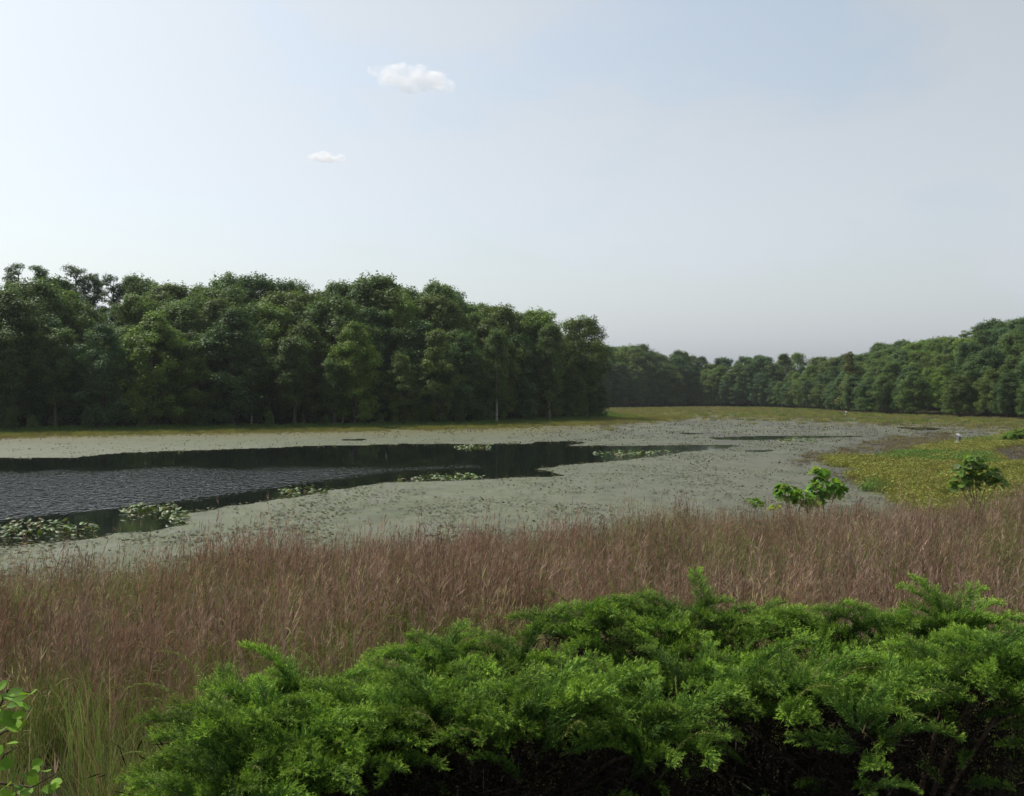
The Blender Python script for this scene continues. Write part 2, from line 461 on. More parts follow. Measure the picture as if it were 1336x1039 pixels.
MZ = 0.006 + 0.004 * nB
mo = ob('duckweed_mat', mesh_np('duckweed_mat', np.stack([MX, MY, MZ], -1).reshape(-1, 3)[used], remap[F], mat=m, smooth_sh=True, color=tint.reshape(-1, 3)[used]))
tag(mo, 'grey-green mat of duckweed covering the pond around the open water', 'duckweed', kind='stuff')
# ------------------------------------------------------------------ trees
def leaf_quads(acc, cen, nrm, size, col, r, aspect=0.62):
    """one rhombic leaf cluster per point, lying across its normal"""
    n = len(cen)
    a = unit(np.cross(nrm, unit(r.normal(size=(n, 3)))))
    b = np.cross(unit(nrm), a)
    s = size[:, None]
    acc.quads(cen - a * s, cen + b * s * aspect + nrm * s * 0.12, cen + a * s, cen - b * s * aspect + nrm * s * 0.12, col)
def profile(kind, t):
    if kind == 'round':  return np.sqrt(np.clip(1 - ((t - 0.52) / 0.52) ** 2, 0, 1))
    if kind == 'edge':   return np.clip(1.02 - 0.55 * np.abs(t - 0.42) ** 1.3 * 1.9, 0.1, 1) * np.where(t > 0.72, np.sqrt(np.clip((1.02 - t) / 0.3, 0.05, 1)), 1)
    if kind == 'tall':   return np.clip(0.5 + 0.6 * t, 0, 1) * np.sqrt(np.clip((1.04 - t) / 0.32, 0, 1))
    if kind == 'cone':   return np.clip(1.05 - t, 0.06, 1) ** 0.75
    return np.ones_like(t)
def tree_meshes(seed, kind, base, R, nclump, nleaf, crad, lsize, pine=False, tops=0):
    """a tree of height 1 scaled to 20 m: trunk with limbs, and a crown of leaf clumps with gaps between them"""
    r = np.random.default_rng(seed)
    H = 20.0
    acc, tr = Acc(), Acc()
    bend = r.normal(0, 0.35, 2)
    zz = np.linspace(0, 0.93 * H, 9)
    path = np.stack([bend[0] * np.sin(zz / H * 3), bend[1] * np.sin(zz / H * 2.5), zz], -1)
    V, F = tube(path, 0.27 * (1 - zz / H) ** 0.8 + 0.03 + 0.12 * np.exp(-zz / 0.5), 8); tr.add(V, F)
    lobes = 4 + r.integers(0, 3)
    ph = r.uniform(0, 6.28, 3)
    cents = []
    if pine:
        for k in range(nclump):
            t = base + (1 - base) * (k + r.uniform(0.1, 0.9)) / nclump
            a = r.uniform(0, 6.28)
            rad = R * (0.95 - 0.45 * (t - base) / (1 - base)) * r.uniform(0.35, 1.0)
            cents.append((math.cos(a) * rad, math.sin(a) * rad, t * H, r.uniform(0.75, 1.25), 0.5))
    else:
        for k in range(nclump):
            t = r.uniform(0, 1) ** 0.9
            a = r.uniform(0, 6.28)
            rad = R * profile(kind, np.array([t]))[0] * (1 + 0.34 * math.sin(lobes * a + ph[0] + 5 * t) + 0.2 * math.sin(9 * t + ph[1])) * math.sqrt(r.uniform(0.25, 1.0))
            z = H * (base + (0.97 - base) * t)
            cents.append((math.cos(a) * rad, math.sin(a) * rad, z - 0.05 * rad, r.uniform(0.5, 1.4), r.uniform(0.6, 1.15)))
        for k in range(tops):
            a, rad = r.uniform(0, 6.28), R * r.uniform(0.1, 0.6)
            for q in range(3):
                cents.append((math.cos(a) * rad, math.sin(a) * rad, H * (r.uniform(0.86, 0.92) + 0.045 * q), 0.8 - 0.22 * q, 1.5))
    cents = np.array(cents)
    for c in cents[r.permutation(len(cents))[:16 if not pine else len(cents)]]:
        z0 = max(1.5, c[2] - (0.35 if not pine else 0.05) * math.hypot(c[0], c[1]) - r.uniform(0.2, 1.2))
        if z0 > zz[-1]: continue
        b0 = np.array([np.interp(z0, zz, path[:, 0]), np.interp(z0, zz, path[:, 1]), z0])
        e = c[:3]
        mid = (b0 + e) / 2 + np.array((0, 0, 0.1 * np.linalg.norm(e - b0)))
        V, F = tube([b0, mid, e], [0.09, 0.055, 0.015], 5); tr.add(V, F)
    tone = r.uniform(0.75, 1.25, len(cents))
    for c, tn in zip(cents, tone):
        n = int(nleaf * c[3] ** 2 * r.uniform(0.7, 1.2))
        d = unit(r.normal(size=(n, 3)) + np.array((0, 0, 0.25)))
        rr = crad * c[3] * r.uniform(0.35, 1.05, n) ** 0.6
        p = c[:3] + d * rr[:, None] * np.array((1, 1, c[4])) + r.normal(0, 0.12 if pine else 0.2, (n, 3))
        out = unit(np.stack([c[0] + 0 * rr, c[1] + 0 * rr, 0.3 * R + 0 * rr], -1))
        nr_ = unit(d * 0.7 + out * 0.3 + np.array((0, 0, 0.55)) + r.normal(0, 0.5, (n, 3)))
        col = np.stack([0.078 * np.ones(n), 0.136 * np.ones(n), 0.044 * np.ones(n)], -1) * tn * r.uniform(0.65, 1.35, (n, 1))
        col[:, 0] *= r.uniform(0.85, 1.35, n)
        leaf_quads(acc, p, nr_, lsize * r.uniform(0.7, 1.35, n), col, r, 0.3 if pine else 0.62)
    return acc.mesh('crown', M_tree), tr.mesh('trunk', M_bark, True)
KIND = {}
for k in range(4): KIND['edge%d' % k] = tree_meshes(10 + k, 'edge', 0.04 + 0.035 * k, 4.0, 250, 120, 0.8, 0.15, tops=5)
for k in range(3): KIND['round%d' % k] = tree_meshes(20 + k, 'round', 0.26, 4.6, 210, 140, 0.88, 0.15, tops=7)
for k in range(3): KIND['tall%d' % k] = tree_meshes(30 + k, 'tall', 0.26, 3.4, 180, 135, 0.8, 0.15, tops=9)
for k in range(2): KIND['pine%d' % k] = tree_meshes(40 + k, 'x', 0.48, 2.7, 34, 230, 0.85, 0.17, pine=True)
KIND['cone0'] = tree_meshes(50, 'cone', 0.07, 3.2, 220, 115, 0.72, 0.15)
for k in range(3): KIND['shrub%d' % k] = tree_meshes(60 + k, 'round', 0.0, 9.0, 90, 260, 2.4, 0.42)
KIND['sparse0'] = tree_meshes(70, 'cone', 0.12, 2.6, 60, 70, 1.0, 0.22)
TREES = []
def tree(name, kind, x, y, h, width, col, label, cat='tree', group=None, bark=(1, 1, 1), rz=None, z=None):
    e = ob(name, None, loc=(x, y, (gz(x, y) - 0.1) if z is None else z), rot=(0, 0, random.uniform(0, 6.28) if rz is None else rz), scale=(h / 20 * width, h / 20 * width, h / 20))
    e.empty_display_size = 0.5
    c = ob('crown', KIND[kind][0], e); c.color = (*col, 1)
    b = ob('trunk', KIND[kind][1], e); b.color = (*bark, 1)
    tag(e, label, cat, group)
    TREES.append(e)
    return e
# skyline of the woods in the photograph: column, row of the highest leaf
SKY_L = [(-200, 345), (0, 350), (50, 346), (100, 354), (160, 361), (215, 364), (250, 372), (268, 373), (300, 361), (370, 361), (400, 371), (430, 377), (470, 364), (510, 361), (525, 372), (545, 378), (575, 371), (600, 384),
         (640, 397), (700, 405), (730, 418), (760, 415), (778, 425), (789, 450)]
SKY_R = [(785, 449), (830, 447), (845, 457), (870, 462), (885, 458), (905, 465), (940, 461), (1000, 461), (1050, 455), (1100, 454), (1150, 446), (1200, 440), (1262, 432), (1275, 419), (1336, 411), (1450, 398), (1700, 380)]
def sky_z(tab, px, y):
    row = np.interp(px, [a for a, b in tab], [b for a, b in tab])
    return EYE - (row - HY) * y / FPX
GREENS = {'deep green': (0.85, 0.95, 0.95), 'mid green': (1.1, 1.1, 0.9), 'yellow-green': (1.5, 1.45, 0.85), 'blue-green': (0.8, 0.95, 1.15), 'olive green': (1.22, 1.1, 0.8)}
GN = list(GREENS)
ORD = ['first', 'second', 'third', 'fourth', 'fifth', 'sixth', 'seventh', 'eighth', 'ninth', 'tenth', 'eleventh', 'twelfth', 'thirteenth', 'fourteenth', 'fifteenth', 'sixteenth',
       'seventeenth', 'eighteenth', 'nineteenth', 'twentieth', 'twenty-first', 'twenty-second', 'twenty-third', 'twenty-fourth', 'twenty-fifth', 'twenty-sixth', 'twenty-seventh',
       'twenty-eighth', 'twenty-ninth', 'thirtieth', 'thirty-first', 'thirty-second', 'thirty-third', 'thirty-fourth', 'thirty-fifth', 'thirty-sixth', 'thirty-seventh', 'thirty-eighth',
       'thirty-ninth', 'fortieth', 'forty-first', 'forty-second', 'forty-third', 'forty-fourth', 'forty-fifth', 'forty-sixth', 'forty-seventh', 'forty-eighth', 'forty-ninth', 'fiftieth']
def along(poly, step, r, jit):
    """points spaced along a polyline with its inland normals"""
    poly = np.asarray(poly); seg = np.diff(poly, axis=0); ln = np.hypot(*seg.T); cum = np.concatenate([[0], np.cumsum(ln)])
    s = np.arange(step * 0.5, cum[-1], step) + r.uniform(-jit, jit, len(np.arange(step * 0.5, cum[-1], step)))
    s = np.clip(s, 0, cum[-1] - 0.01)
    k = np.searchsorted(cum, s, 'right') - 1
    f = (s - cum[k]) / ln[k]
    p = poly[k] + seg[k] * f[:, None]
    n = np.stack([-seg[k][:, 1], seg[k][:, 0]], -1) / ln[k][:, None]
    return p, n
r = np.random.default_rng(5)
LS = np.array([P(a, b)[:2] for a, b in [(-260, 573), (0, 566), (330, 560.5), (480, 558.5), (640, 554.5), (760, 549), (789, 546.5)]])
FEATURED = []     # trees placed one by one from the photograph: column, distance behind the shore row etc.
def featured(kind, px, Y, top, width, colname, label, group=None, bark=(1, 1, 1), name='broadleaf_tree', base=None):
    x = (px - CX) / FPX * Y
    z0 = gz(x, Y) - 0.1
    h = EYE - (top - HY) * Y / FPX - z0
    FEATURED.append((x, Y))
    return tree(name, kind, x, Y, h, width, GREENS[colname] if isinstance(colname, str) else colname, label, group=group, bark=bark)
PALE = (4.2, 4.2, 4.3)
featured('pine0', 22, 168, 347, 0.95, 'blue-green', 'dark pine with rounded tufts on the skyline at the left end of the wood', name='pine_tree')
featured('pine1', 55, 166, 349, 1.1, 'blue-green', 'broad dark pine on the skyline just left of the flat-topped pine', name='pine_tree')
featured('pine0', 99, 160, 351, 1.15, (0.62, 0.74, 0.8), 'flat-topped dark pine with bare trunk, tallest of the three pines in the gap', name='pine_tree')
featured('pine1', 125, 163, 359, 0.9, (0.62, 0.74, 0.8), 'slim dark pine close right of the flat-topped pine', name='pine_tree')
featured('pine0', 146, 160, 362, 0.9, (0.65, 0.76, 0.78), 'ragged pine with layered boughs at the right of the pine gap', name='pine_tree')
featured('tall0', 180, 162, 360, 1.0, 'mid green', 'bright pointed-top tree on the skyline right of the dark pines')
featured('round0', 300, 160, 360, 1.1, 'deep green', 'large dark round-headed tree, left one of the dark pair on the skyline')
featured('round1', 342, 163, 361, 1.05, 'deep green', 'large dark round-headed tree, right one of the dark pair on the skyline')
featured('round2', 385, 165, 367, 1.0, 'deep green', 'dark tree with a small round top just right of the dark pair')
featured('tall1', 262, 160, 372, 0.7, 'yellow-green', 'narrow light tree with forked tips in the skyline notch beside the dark pair')
featured('tall0', 490, 163, 359, 1.35, 'mid green', 'tall bright tree with several pointed tops, highest in the middle of the left wood')
featured('tall2', 442, 163, 370, 0.95, 'mid green', 'pointed tree just left of the tallest bright tree')
featured('tall1', 526, 158, 386, 0.8, 'yellow-green', 'small yellow-tinged tree under the right shoulder of the tallest bright tree')
featured('tall2', 573, 170, 370, 0.95, 'mid green', 'spire-topped green tree standing above its neighbours right of the wood middle')
featured('tall1', 650, 178, 398, 1.1, 'olive green', 'olive tree with a broad top over the sloping right half of the left wood')
featured('tall0', 703, 184, 404, 1.1, 'yellow-green', 'bright yellow-green tree with feathery top near the right end of the wood')
featured('round2', 757, 191, 414, 1.25, 'olive green', 'large airy tree that ends the left wood at its right tip')
featured('edge1', 786, 196, 500, 0.75, 'deep green', 'low dark tree on a short visible trunk at the wood tip', base=1)
featured('edge2', 770, 193, 470, 0.9, 'deep green', 'dark mid-height tree just inside the right tip of the left wood')
featured('tall1', 8, 137, 440, 0.8, 'mid green', 'tree with a thin pale trunk at the far left edge of the shore', bark=PALE)
featured('tall2', 328, 142, 440, 0.75, 'mid green', 'pale-trunked tree standing alone at the shore before the dark pair', bark=PALE)
featured('tall0', 447, 147, 455, 0.75, 'deep green', 'tree with a slim pale trunk at the shore below the tallest bright tree', bark=PALE)
featured('tall1', 648, 160, 430, 0.8, 'mid green', 'tree with a straight pale trunk, left one of two at the shore near the tip', bark=PALE)
featured('tall2', 717, 175, 425, 0.85, 'mid green', 'tree with a straight pale trunk, right one of two at the shore near the tip', bark=PALE)
featured('shrub0', 148, 135, 541, 0.6, 'yellow-green', 'low pale bush on the grass edge below the dark pines', name='bush')
TREES[-1]['category'] = 'bush'
featured('edge3', 600, 153, 515, 0.9, 'mid green', 'small layered tree leaning over the bank at the middle of the shore')
FORM = {'edge': 'leafy', 'cone': 'conical', 'roun': 'round-headed', 'tall': 'pointed', 'pine': 'pine'}
def relabel(rows, where, first='left'):
    """labels by place in the row, counted along the row as the photograph shows it"""
    for rn, lst in rows.items():
        lst.sort(key=lambda q: q[0])
        k = 0
        for px, t_, kind, cn in lst:
            if -15 < px < 1350:
                k += 1
                t_['label'] = ('%s %s tree in %s, %s from the left' % (cn, FORM[kind[:4]], where % rn, ORD[k - 1])).replace('pine tree', 'pine')
            else:
                t_['label'] = 'tree of %s standing just outside the picture' % (where % rn)
featured('edge0', 352, 151, 440, 1.1, 'deep green', 'dark leafy tree behind the lone pale-trunked tree at the left shore')
for px_, Y_, top_, w_, cn_, lab_ in [(893, 412, 459, 1.2, 'mid green', 'rounded tree at the dip of the far skyline'), (904, 418, 464, 1.3, 'deep green', 'lowest dark crown in the dip of the far skyline'),
                                     (915, 414, 465, 1.3, 'blue-green', 'bluish tree right of the dip in the far skyline'), (884, 409, 457, 1.3, 'deep green', 'dark domed tree left of the dip in the far skyline'), (900, 406, 490, 1.5, 'mid green', 'bushy waterside tree below the dip in the far skyline')]:
    featured('edge1', px_, Y_, top_, w_, cn_, lab_)
rowspec = [(3.5, 6.2, 'front'), (8, 6.4, 'second'), (13.5, 6.8, 'third'), (20, 7.2, 'fourth'), (27, 8.0, 'back')]
rows = {}
for off, step, rn in rowspec:
    p, nrm = along(LS, step, r, step * 0.22)
    for (x, y), n in zip(p, nrm):
        x, y = x + n[0] * (off + r.uniform(-1.5, 1.5)), y + n[1] * (off + r.uniform(-1.5, 1.5))
        px = CX + FPX * x / y
        if px > 783 or px < -190: continue
        if rn != 'front' and any(math.hypot(x - a, y - b) < 2.6 for a, b in FEATURED): continue
        zt = sky_z(SKY_L, px, y)
        g0 = gz(x, y)
        if px > 740: zt = min(zt, g0 + 17)
        f = {'front': r.uniform(0.42, 0.8), 'second': r.uniform(0.62, 0.9), 'third': r.uniform(0.78, 0.95), 'fourth': r.uniform(0.85, 0.97), 'back': r.uniform(0.88, 0.98)}[rn]
        if 80 < px < 165 and rn in ('third', 'fourth', 'back'): f *= 0.8
        h = (zt - g0) * f
        kind = str(r.choice(['edge0', 'edge1', 'edge2', 'edge3', 'edge0', 'tall1']) if rn in ('front', 'second') else r.choice(['round0', 'round1', 'round2', 'tall0', 'tall1', 'tall2', 'edge1']))
        cn = str(r.choice(GN, p=[0.26, 0.32, 0.17, 0.05, 0.20]))
        t_ = tree('broadleaf_tree', kind, x, y, h, r.uniform(1.12, 1.42), GREENS[cn], 'x', group='left wood, %s row' % rn)
        rows.setdefault(rn, []).append((px, t_, kind, cn))
relabel(rows, 'the %s row of the left wood')
p1_, n1_ = along(LS, 3.0, r, 1)
for q, ((x, y), n) in enumerate(zip(p1_, n1_)):
    o_ = r.uniform(5, 24)
    x, y = x + n[0] * o_, y + n[1] * o_
    px = CX + FPX * x / y
    if px > 770 or px < -120: continue
    tree('bush', 'shrub%d' % r.integers(3), x, y, r.uniform(4.0, 8.0), r.uniform(0.6, 0.9), GREENS['deep green'], 'dark undergrowth bush in the shade between the trunks of the left wood', 'bush', 'undergrowth in the left wood')
p, nrm = along(LS, 7.5, r, 3)
k = 0
for (x, y), n in zip(p, nrm):
    x, y = x + n[0] * (1.6 + r.uniform(-0.4, 1)), y + n[1] * 1.6
    px = CX + FPX * x / y
    if px > 775 or px < -120: continue
    k += 1
    b = tree('bush', 'shrub%d' % r.integers(3), x, y, r.uniform(1.6, 3.6), r.uniform(0.5, 0.8), GREENS[r.choice(['deep green', 'mid green', 'olive green'])],
             'low bush at the foot of the left wood, %s from the left along the shore' % ORD[k - 1], 'bush', 'bushes at the foot of the left wood')
# far and right shore
RS = np.array([P(a, b)[:2] for a, b in [(770, 532.8), (800, 532.3), (900, 531), (1000, 532), (1060, 534.5), (1130, 540), (1230, 543.5), (1336, 548), (1420, 552)]])
dead = at(1107, 535, 268)
tree('bare_tree', 'sparse0', (1107 - CX) / FPX * 276, 276, 18.0, 1.3, (1.45, 0.95, 0.8), 'thin brownish dying tree in the green of the right hillside', bark=(1, 1, 1))
rows = {}
for off, step, rn in [(3, 7.6, 'front'), (10, 8.6, 'second'), (19, 10, 'third'), (30, 11, 'fourth'), (43, 12, 'crest'), (6, 6.5, 'inner'), (14, 7, 'middle')]:
    p, nrm = along(RS if rn not in ('inner', 'middle') else RS[:4], step, r, step * 0.22)
    for (x, y), n in zip(p, nrm):
        x, y = x + n[0] * (off + r.uniform(-2, 2)), y + n[1] * (off + r.uniform(-2, 2))
        px = CX + FPX * x / y
        if px > 1440 or px < 760: continue
        g0 = gz(x, y)
        zt = sky_z(SKY_R, px, y)
        f = {'front': r.uniform(0.36, 0.58), 'second': r.uniform(0.55, 0.75), 'third': r.uniform(0.7, 0.88), 'fourth': r.uniform(0.82, 0.95), 'crest': r.uniform(0.88, 1.0), 'inner': r.uniform(0.6, 0.95), 'middle': r.uniform(0.75, 1.0)}[rn]
        if px < 900: f = max(f, r.uniform(0.6, 0.98))
        h = max((zt - g0) * f, 5.0)
        kind = str(r.choice(['edge0', 'edge1', 'edge2', 'edge3']) if rn in ('front', 'second', 'inner') else r.choice(['round0', 'round1', 'round2', 'tall1', 'edge0', 'round0', 'pine1' if rn == 'crest' and px > 1100 else 'round1']))
        cn = str(r.choice(GN, p=[0.28, 0.32, 0.14, 0.10, 0.16]))
        wd = {'front': 1.5, 'second': 1.35, 'third': 1.3, 'fourth': 1.25, 'crest': 1.2, 'inner': 1.4, 'middle': 1.4}[rn] * r.uniform(0.9, 1.2)
        t_ = tree('pine_tree' if kind.startswith('pine') else 'broadleaf_tree', kind, x, y, h, wd, GREENS[cn], 'x', group='far wood, %s row' % rn)
        rows.setdefault(rn, []).append((px, t_, kind, cn))
relabel(rows, 'the %s row of the far wood')
# ------------------------------------------------------------------ scattering of ground cover (nobody could count it)
def scatter(name, pts, idx, rot, scl, kinds, label, cat):
    """one object: points on the ground, a geometry-node group that puts one of the given plants on each"""
    coll = bpy.data.collections.new(name + '_kinds')
    for k, me in enumerate(kinds):
        coll.objects.link(bpy.data.objects.new('%s_kind_%02d' % (name, k), me))
    me = bpy.data.meshes.new(name)
    me.vertices.add(len(pts)); me.vertices.foreach_set('co', np.asarray(pts, np.float32).ravel())
    for nm, arr, ty in (('idx', idx, 'INT'), ('rot', rot, 'FLOAT'), ('scl', scl, 'FLOAT')):
        a = me.attributes.new(nm, ty, 'POINT')
        a.data.foreach_set('value', np.asarray(arr, np.int32 if ty == 'INT' else np.float32))
    for k in kinds[0].materials: me.materials.append(k)
    o = ob(name, me)
    g = bpy.data.node_groups.new(name + '_scatter', 'GeometryNodeTree')
    g.interface.new_socket('Geometry', in_out='INPUT', socket_type='NodeSocketGeometry')
    g.interface.new_socket('Geometry', in_out='OUTPUT', socket_type='NodeSocketGeometry')
    gi, go = g.nodes.new('NodeGroupInput'), g.nodes.new('NodeGroupOutput')
    mp_ = g.nodes.new('GeometryNodeMeshToPoints')
    ip = g.nodes.new('GeometryNodeInstanceOnPoints')
    ci = g.nodes.new('GeometryNodeCollectionInfo')
    ci.inputs['Collection'].default_value = coll
    ci.inputs['Separate Children'].default_value = True
    ci.inputs['Reset Children'].default_value = True
    def na(nm, ty):
        n = g.nodes.new('GeometryNodeInputNamedAttribute'); n.data_type = ty; n.inputs['Name'].default_value = nm
        return n.outputs['Attribute']
    cx = g.nodes.new('ShaderNodeCombineXYZ')
    g.links.new(na('rot', 'FLOAT'), cx.inputs['Z'])
    g.links.new(gi.outputs[0], mp_.inputs[0]); g.links.new(mp_.outputs[0], ip.inputs['Points'])
    g.links.new(ci.outputs[0], ip.inputs['Instance']); ip.inputs['Pick Instance'].default_value = True
    g.links.new(na('idx', 'INT'), ip.inputs['Instance Index']); g.links.new(cx.outputs[0], ip.inputs['Rotation'])
    g.links.new(na('scl', 'FLOAT'), ip.inputs['Scale']); g.links.new(ip.outputs[0], go.inputs[0])
    md = o.modifiers.new('scatter', 'NODES'); md.node_group = g
    tag(o, label, kind='stuff')
    return o
def ribbon(acc, path, w0, w1, face, c0, c1):
    """flat tapered blades: path (n,k,3), one blade per row"""
    n, k, _ = path.shape
    side = unit(np.cross(np.gradient(path, axis=1), face[:, None, :]))
    w = np.linspace(1, 0, k)[None, :, None] * (w0 - w1)[:, None, None] + w1[:, None, None]
    A, B = path - side * w, path + side * w
    V = np.stack([A, B], 2).reshape(n * k * 2, 3)
    c = c0[:, None, None, :] + (c1 - c0)[:, None, None, :] * np.linspace(0, 1, k)[None, :, None, None]
    C = np.broadcast_to(c, (n, k, 2, 3)).reshape(-1, 3)
    base = (np.arange(n)[:, None] * k + np.arange(k - 1)[None]).reshape(-1) * 2
    acc.add(V, np.stack([base, base + 1, base + 3, base + 2], -1), C)
def blades(acc, r, n, rad, h, lean, w, c0, c1, k=4, wind=0.0, zbase=0.0):
    """n arching blades out of a tuft"""
    a = r.uniform(0, 6.28, n); rr = rad * np.sqrt(r.uniform(0, 1, n))
    b = np.stack([np.cos(a) * rr, np.sin(a) * rr, np.full(n, zbase)], -1)
    hh = h * r.uniform(0.55, 1.1, n)
    d = unit(np.stack([r.normal(wind, 1, n), r.normal(0, 1, n), np.zeros(n)], -1)) * (lean * r.uniform(0.1, 1.2, n))[:, None]
    t = np.linspace(0, 1, k)[None, :, None]
    path = b[:, None] + d[:, None] * hh[:, None, None] * t ** 2 + np.array((0, 0, 1.0)) * hh[:, None, None] * (t - 0.28 * np.linalg.norm(d, axis=1)[:, None, None] * t ** 2)
    face = unit(r.normal(size=(n, 3)))
    j = r.uniform(0.7, 1.3, (n, 1))
    ribbon(acc, path, w * r.uniform(0.7, 1.3, n), np.full(n, w * 0.12), face, c0 * j, c1 * j * r.uniform(0.85, 1.15, (n, 3)))
    return path, d
G_GREEN, G_OLIVE, G_TAN = np.array((0.085, 0.125, 0.03)), np.array((0.13, 0.13, 0.045)), np.array((0.27, 0.22, 0.11))
G_MAUVE, G_ROSE, G_BUFF = np.array((0.135, 0.085, 0.066)), np.array((0.215, 0.155, 0.128)), np.array((0.26, 0.23, 0.135))
G_GREEN, G_OLIVE, G_TAN, G_MAUVE, G_ROSE, G_BUFF = [c * 1.3 for c in (G_GREEN, G_OLIVE, G_TAN, G_MAUVE, G_ROSE, G_BUFF)]
def bluestem(seed, tone='mauve'):
    """a clump of tall prairie grass: leafy green base, stalks, and (by tone) many or few feathery heads"""
    r = np.random.default_rng(seed); acc = Acc()
    n = {'mauve': 20, 'rose': 18, 'buff': 16, 'olive': 18}[tone]
    nhead = {'mauve': 11, 'rose': 12, 'buff': 7, 'olive': 3}[tone]
    blades(acc, r, 40 if tone != 'olive' else 56, 0.26, 0.74, 0.42, 0.0045, G_GREEN, G_GREEN * 0.6 + G_OLIVE * 0.5)
    blades(acc, r, 12, 0.24, 0.55, 0.7, 0.004, G_TAN * 0.7, G_TAN)
    red = {'mauve': (0.13, 0.075, 0.05), 'rose': (0.2, 0.13, 0.08), 'buff': (0.22, 0.17, 0.08), 'olive': (0.14, 0.14, 0.05)}[tone]
    red = np.array(red) * 1.1
    path, d = blades(acc, r, n, 0.26, 1.12, 0.2, 0.0026, G_GREEN * 0.8, red, k=5, wind=0.6)
    long_ = r.uniform(0, 1, n) < 0.16
    path[long_, :, 2] *= 1.22
    pick = lambda s: (np.clip((s * 4).astype(int), 0, 3), s * 4 - np.clip((s * 4).astype(int), 0, 3))
    for q in range(3):
        s = r.uniform(0.2, 0.75, n); k0, f = pick(s)
        p = path[np.arange(n), k0] * (1 - f)[:, None] + path[np.arange(n), k0 + 1] * f[:, None]
        dd = unit(np.stack([r.normal(0.4, 1, n), r.normal(0, 1, n), np.zeros(n)], -1)); ln = r.uniform(0.14, 0.36, n)
        t = np.linspace(0, 1, 4)[None, :, None]
        pp = p[:, None] + dd[:, None] * ln[:, None, None] * t * 0.7 + np.array((0, 0, 1.0)) * ln[:, None, None] * (t * 0.8 - 0.7 * t ** 2)
        mixc = r.uniform(0, 1, (n, 1))
        c = (G_OLIVE * mixc + red * (1 - mixc)) if tone != 'olive' else (G_GREEN * mixc + G_OLIVE * (1 - mixc))
        ribbon(acc, pp, np.full(n, 0.0036), np.full(n, 0.0006), unit(r.normal(size=(n, 3))), c, c * 1.25)
    hc = {'mauve': (G_MAUVE, G_MAUVE * np.array((1.15, 0.95, 0.95)), 0.15), 'rose': (G_MAUVE * 1.2, G_ROSE, 0.5), 'buff': (G_BUFF * 0.7, G_BUFF, 0.5), 'olive': (G_MAUVE, G_BUFF * 0.7, 0.4)}[tone]
    opened = r.uniform(0.6, 1.6, n)
    for q in range(nhead):
        s = 1 - r.uniform(0, 0.36, n) * np.minimum(opened, 1.2); k0, f = pick(s)
        p = path[np.arange(n), k0] * (1 - f)[:, None] + path[np.arange(n), k0 + 1] * f[:, None]
        up = unit(path[:, -1] - path[:, -2])
        dd = unit(up + r.normal(0, 0.17, (n, 3)) * opened[:, None] + np.array((0.14, 0, 0)))
        ln = (r.uniform(0.04, 0.13, n) * opened)[:, None]
        mixc = np.clip(r.normal(hc[2], 0.3, (n, 1)), 0, 1)
        c = (hc[0] * (1 - mixc) + hc[1] * mixc) * (0.75 + 0.35 * opened[:, None])
        sd = unit(np.cross(dd, r.normal(size=(n, 3)))) * 0.0042
        acc.quads(p, p + dd * ln * 0.45 + sd, p + dd * ln, p + dd * ln * 0.45 - sd, c)
    return acc.mesh('bluestem', M_grass)
def green_tuft(seed, h=0.7, dry=0.3):
    r = np.random.default_rng(seed); acc = Acc()
    blades(acc, r, 46, 0.22, h, 0.4, 0.005, G_GREEN * 1.1, G_GREEN * 1.3)
    blades(acc, r, int(34 * dry * 2), 0.22, h * 0.95, 0.35, 0.004, G_OLIVE, G_TAN)
    blades(acc, r, 14, 0.22, h * 1.1, 0.2, 0.0028, np.array((0.17, 0.11, 0.06)), np.array((0.22, 0.15, 0.09)))
    return acc.mesh('green_tuft', M_grass)
def seedhead_tuft(seed):
    """a few bleached arching blades and pale heads among the rest"""
    r = np.random.default_rng(seed); acc = Acc()
    blades(acc, r, 16, 0.15, 0.95, 0.6, 0.004, G_TAN, np.array((0.33, 0.29, 0.2)), k=6)
    blades(acc, r, 30, 0.2, 0.6, 0.5, 0.0045, G_GREEN, G_OLIVE * 1.3)
    return acc.mesh('pale_tuft', M_grass)
gk = [bluestem(100 + k, ('olive', 'olive', 'olive', 'buff', 'mauve', 'mauve', 'mauve', 'rose', 'mauve', 'rose')[k]) for k in range(10)] + [green_tuft(120 + k, 0.62 + 0.1 * k) for k in range(3)] + [seedhead_tuft(130 + k) for k in range(2)]
r = np.random.default_rng(11)
sp = 0.33
X, Y = np.meshgrid(np.arange(-22, 32, sp), np.arange(3.6, 42, sp), indexing='ij')
X = (X + r.uniform(-0.5, 0.5, X.shape) * sp).ravel(); Y = (Y + r.uniform(-0.5, 0.5, Y.shape) * sp).ravel()
px = CX + FPX * X / Y
dn = near_d(X, Y)
ok = (Y < dn - 0.1 + 0.9 * (fbm(X * 0.8, Y * 0.8) - 0.5)) & (px > -160) & (px < 1500)
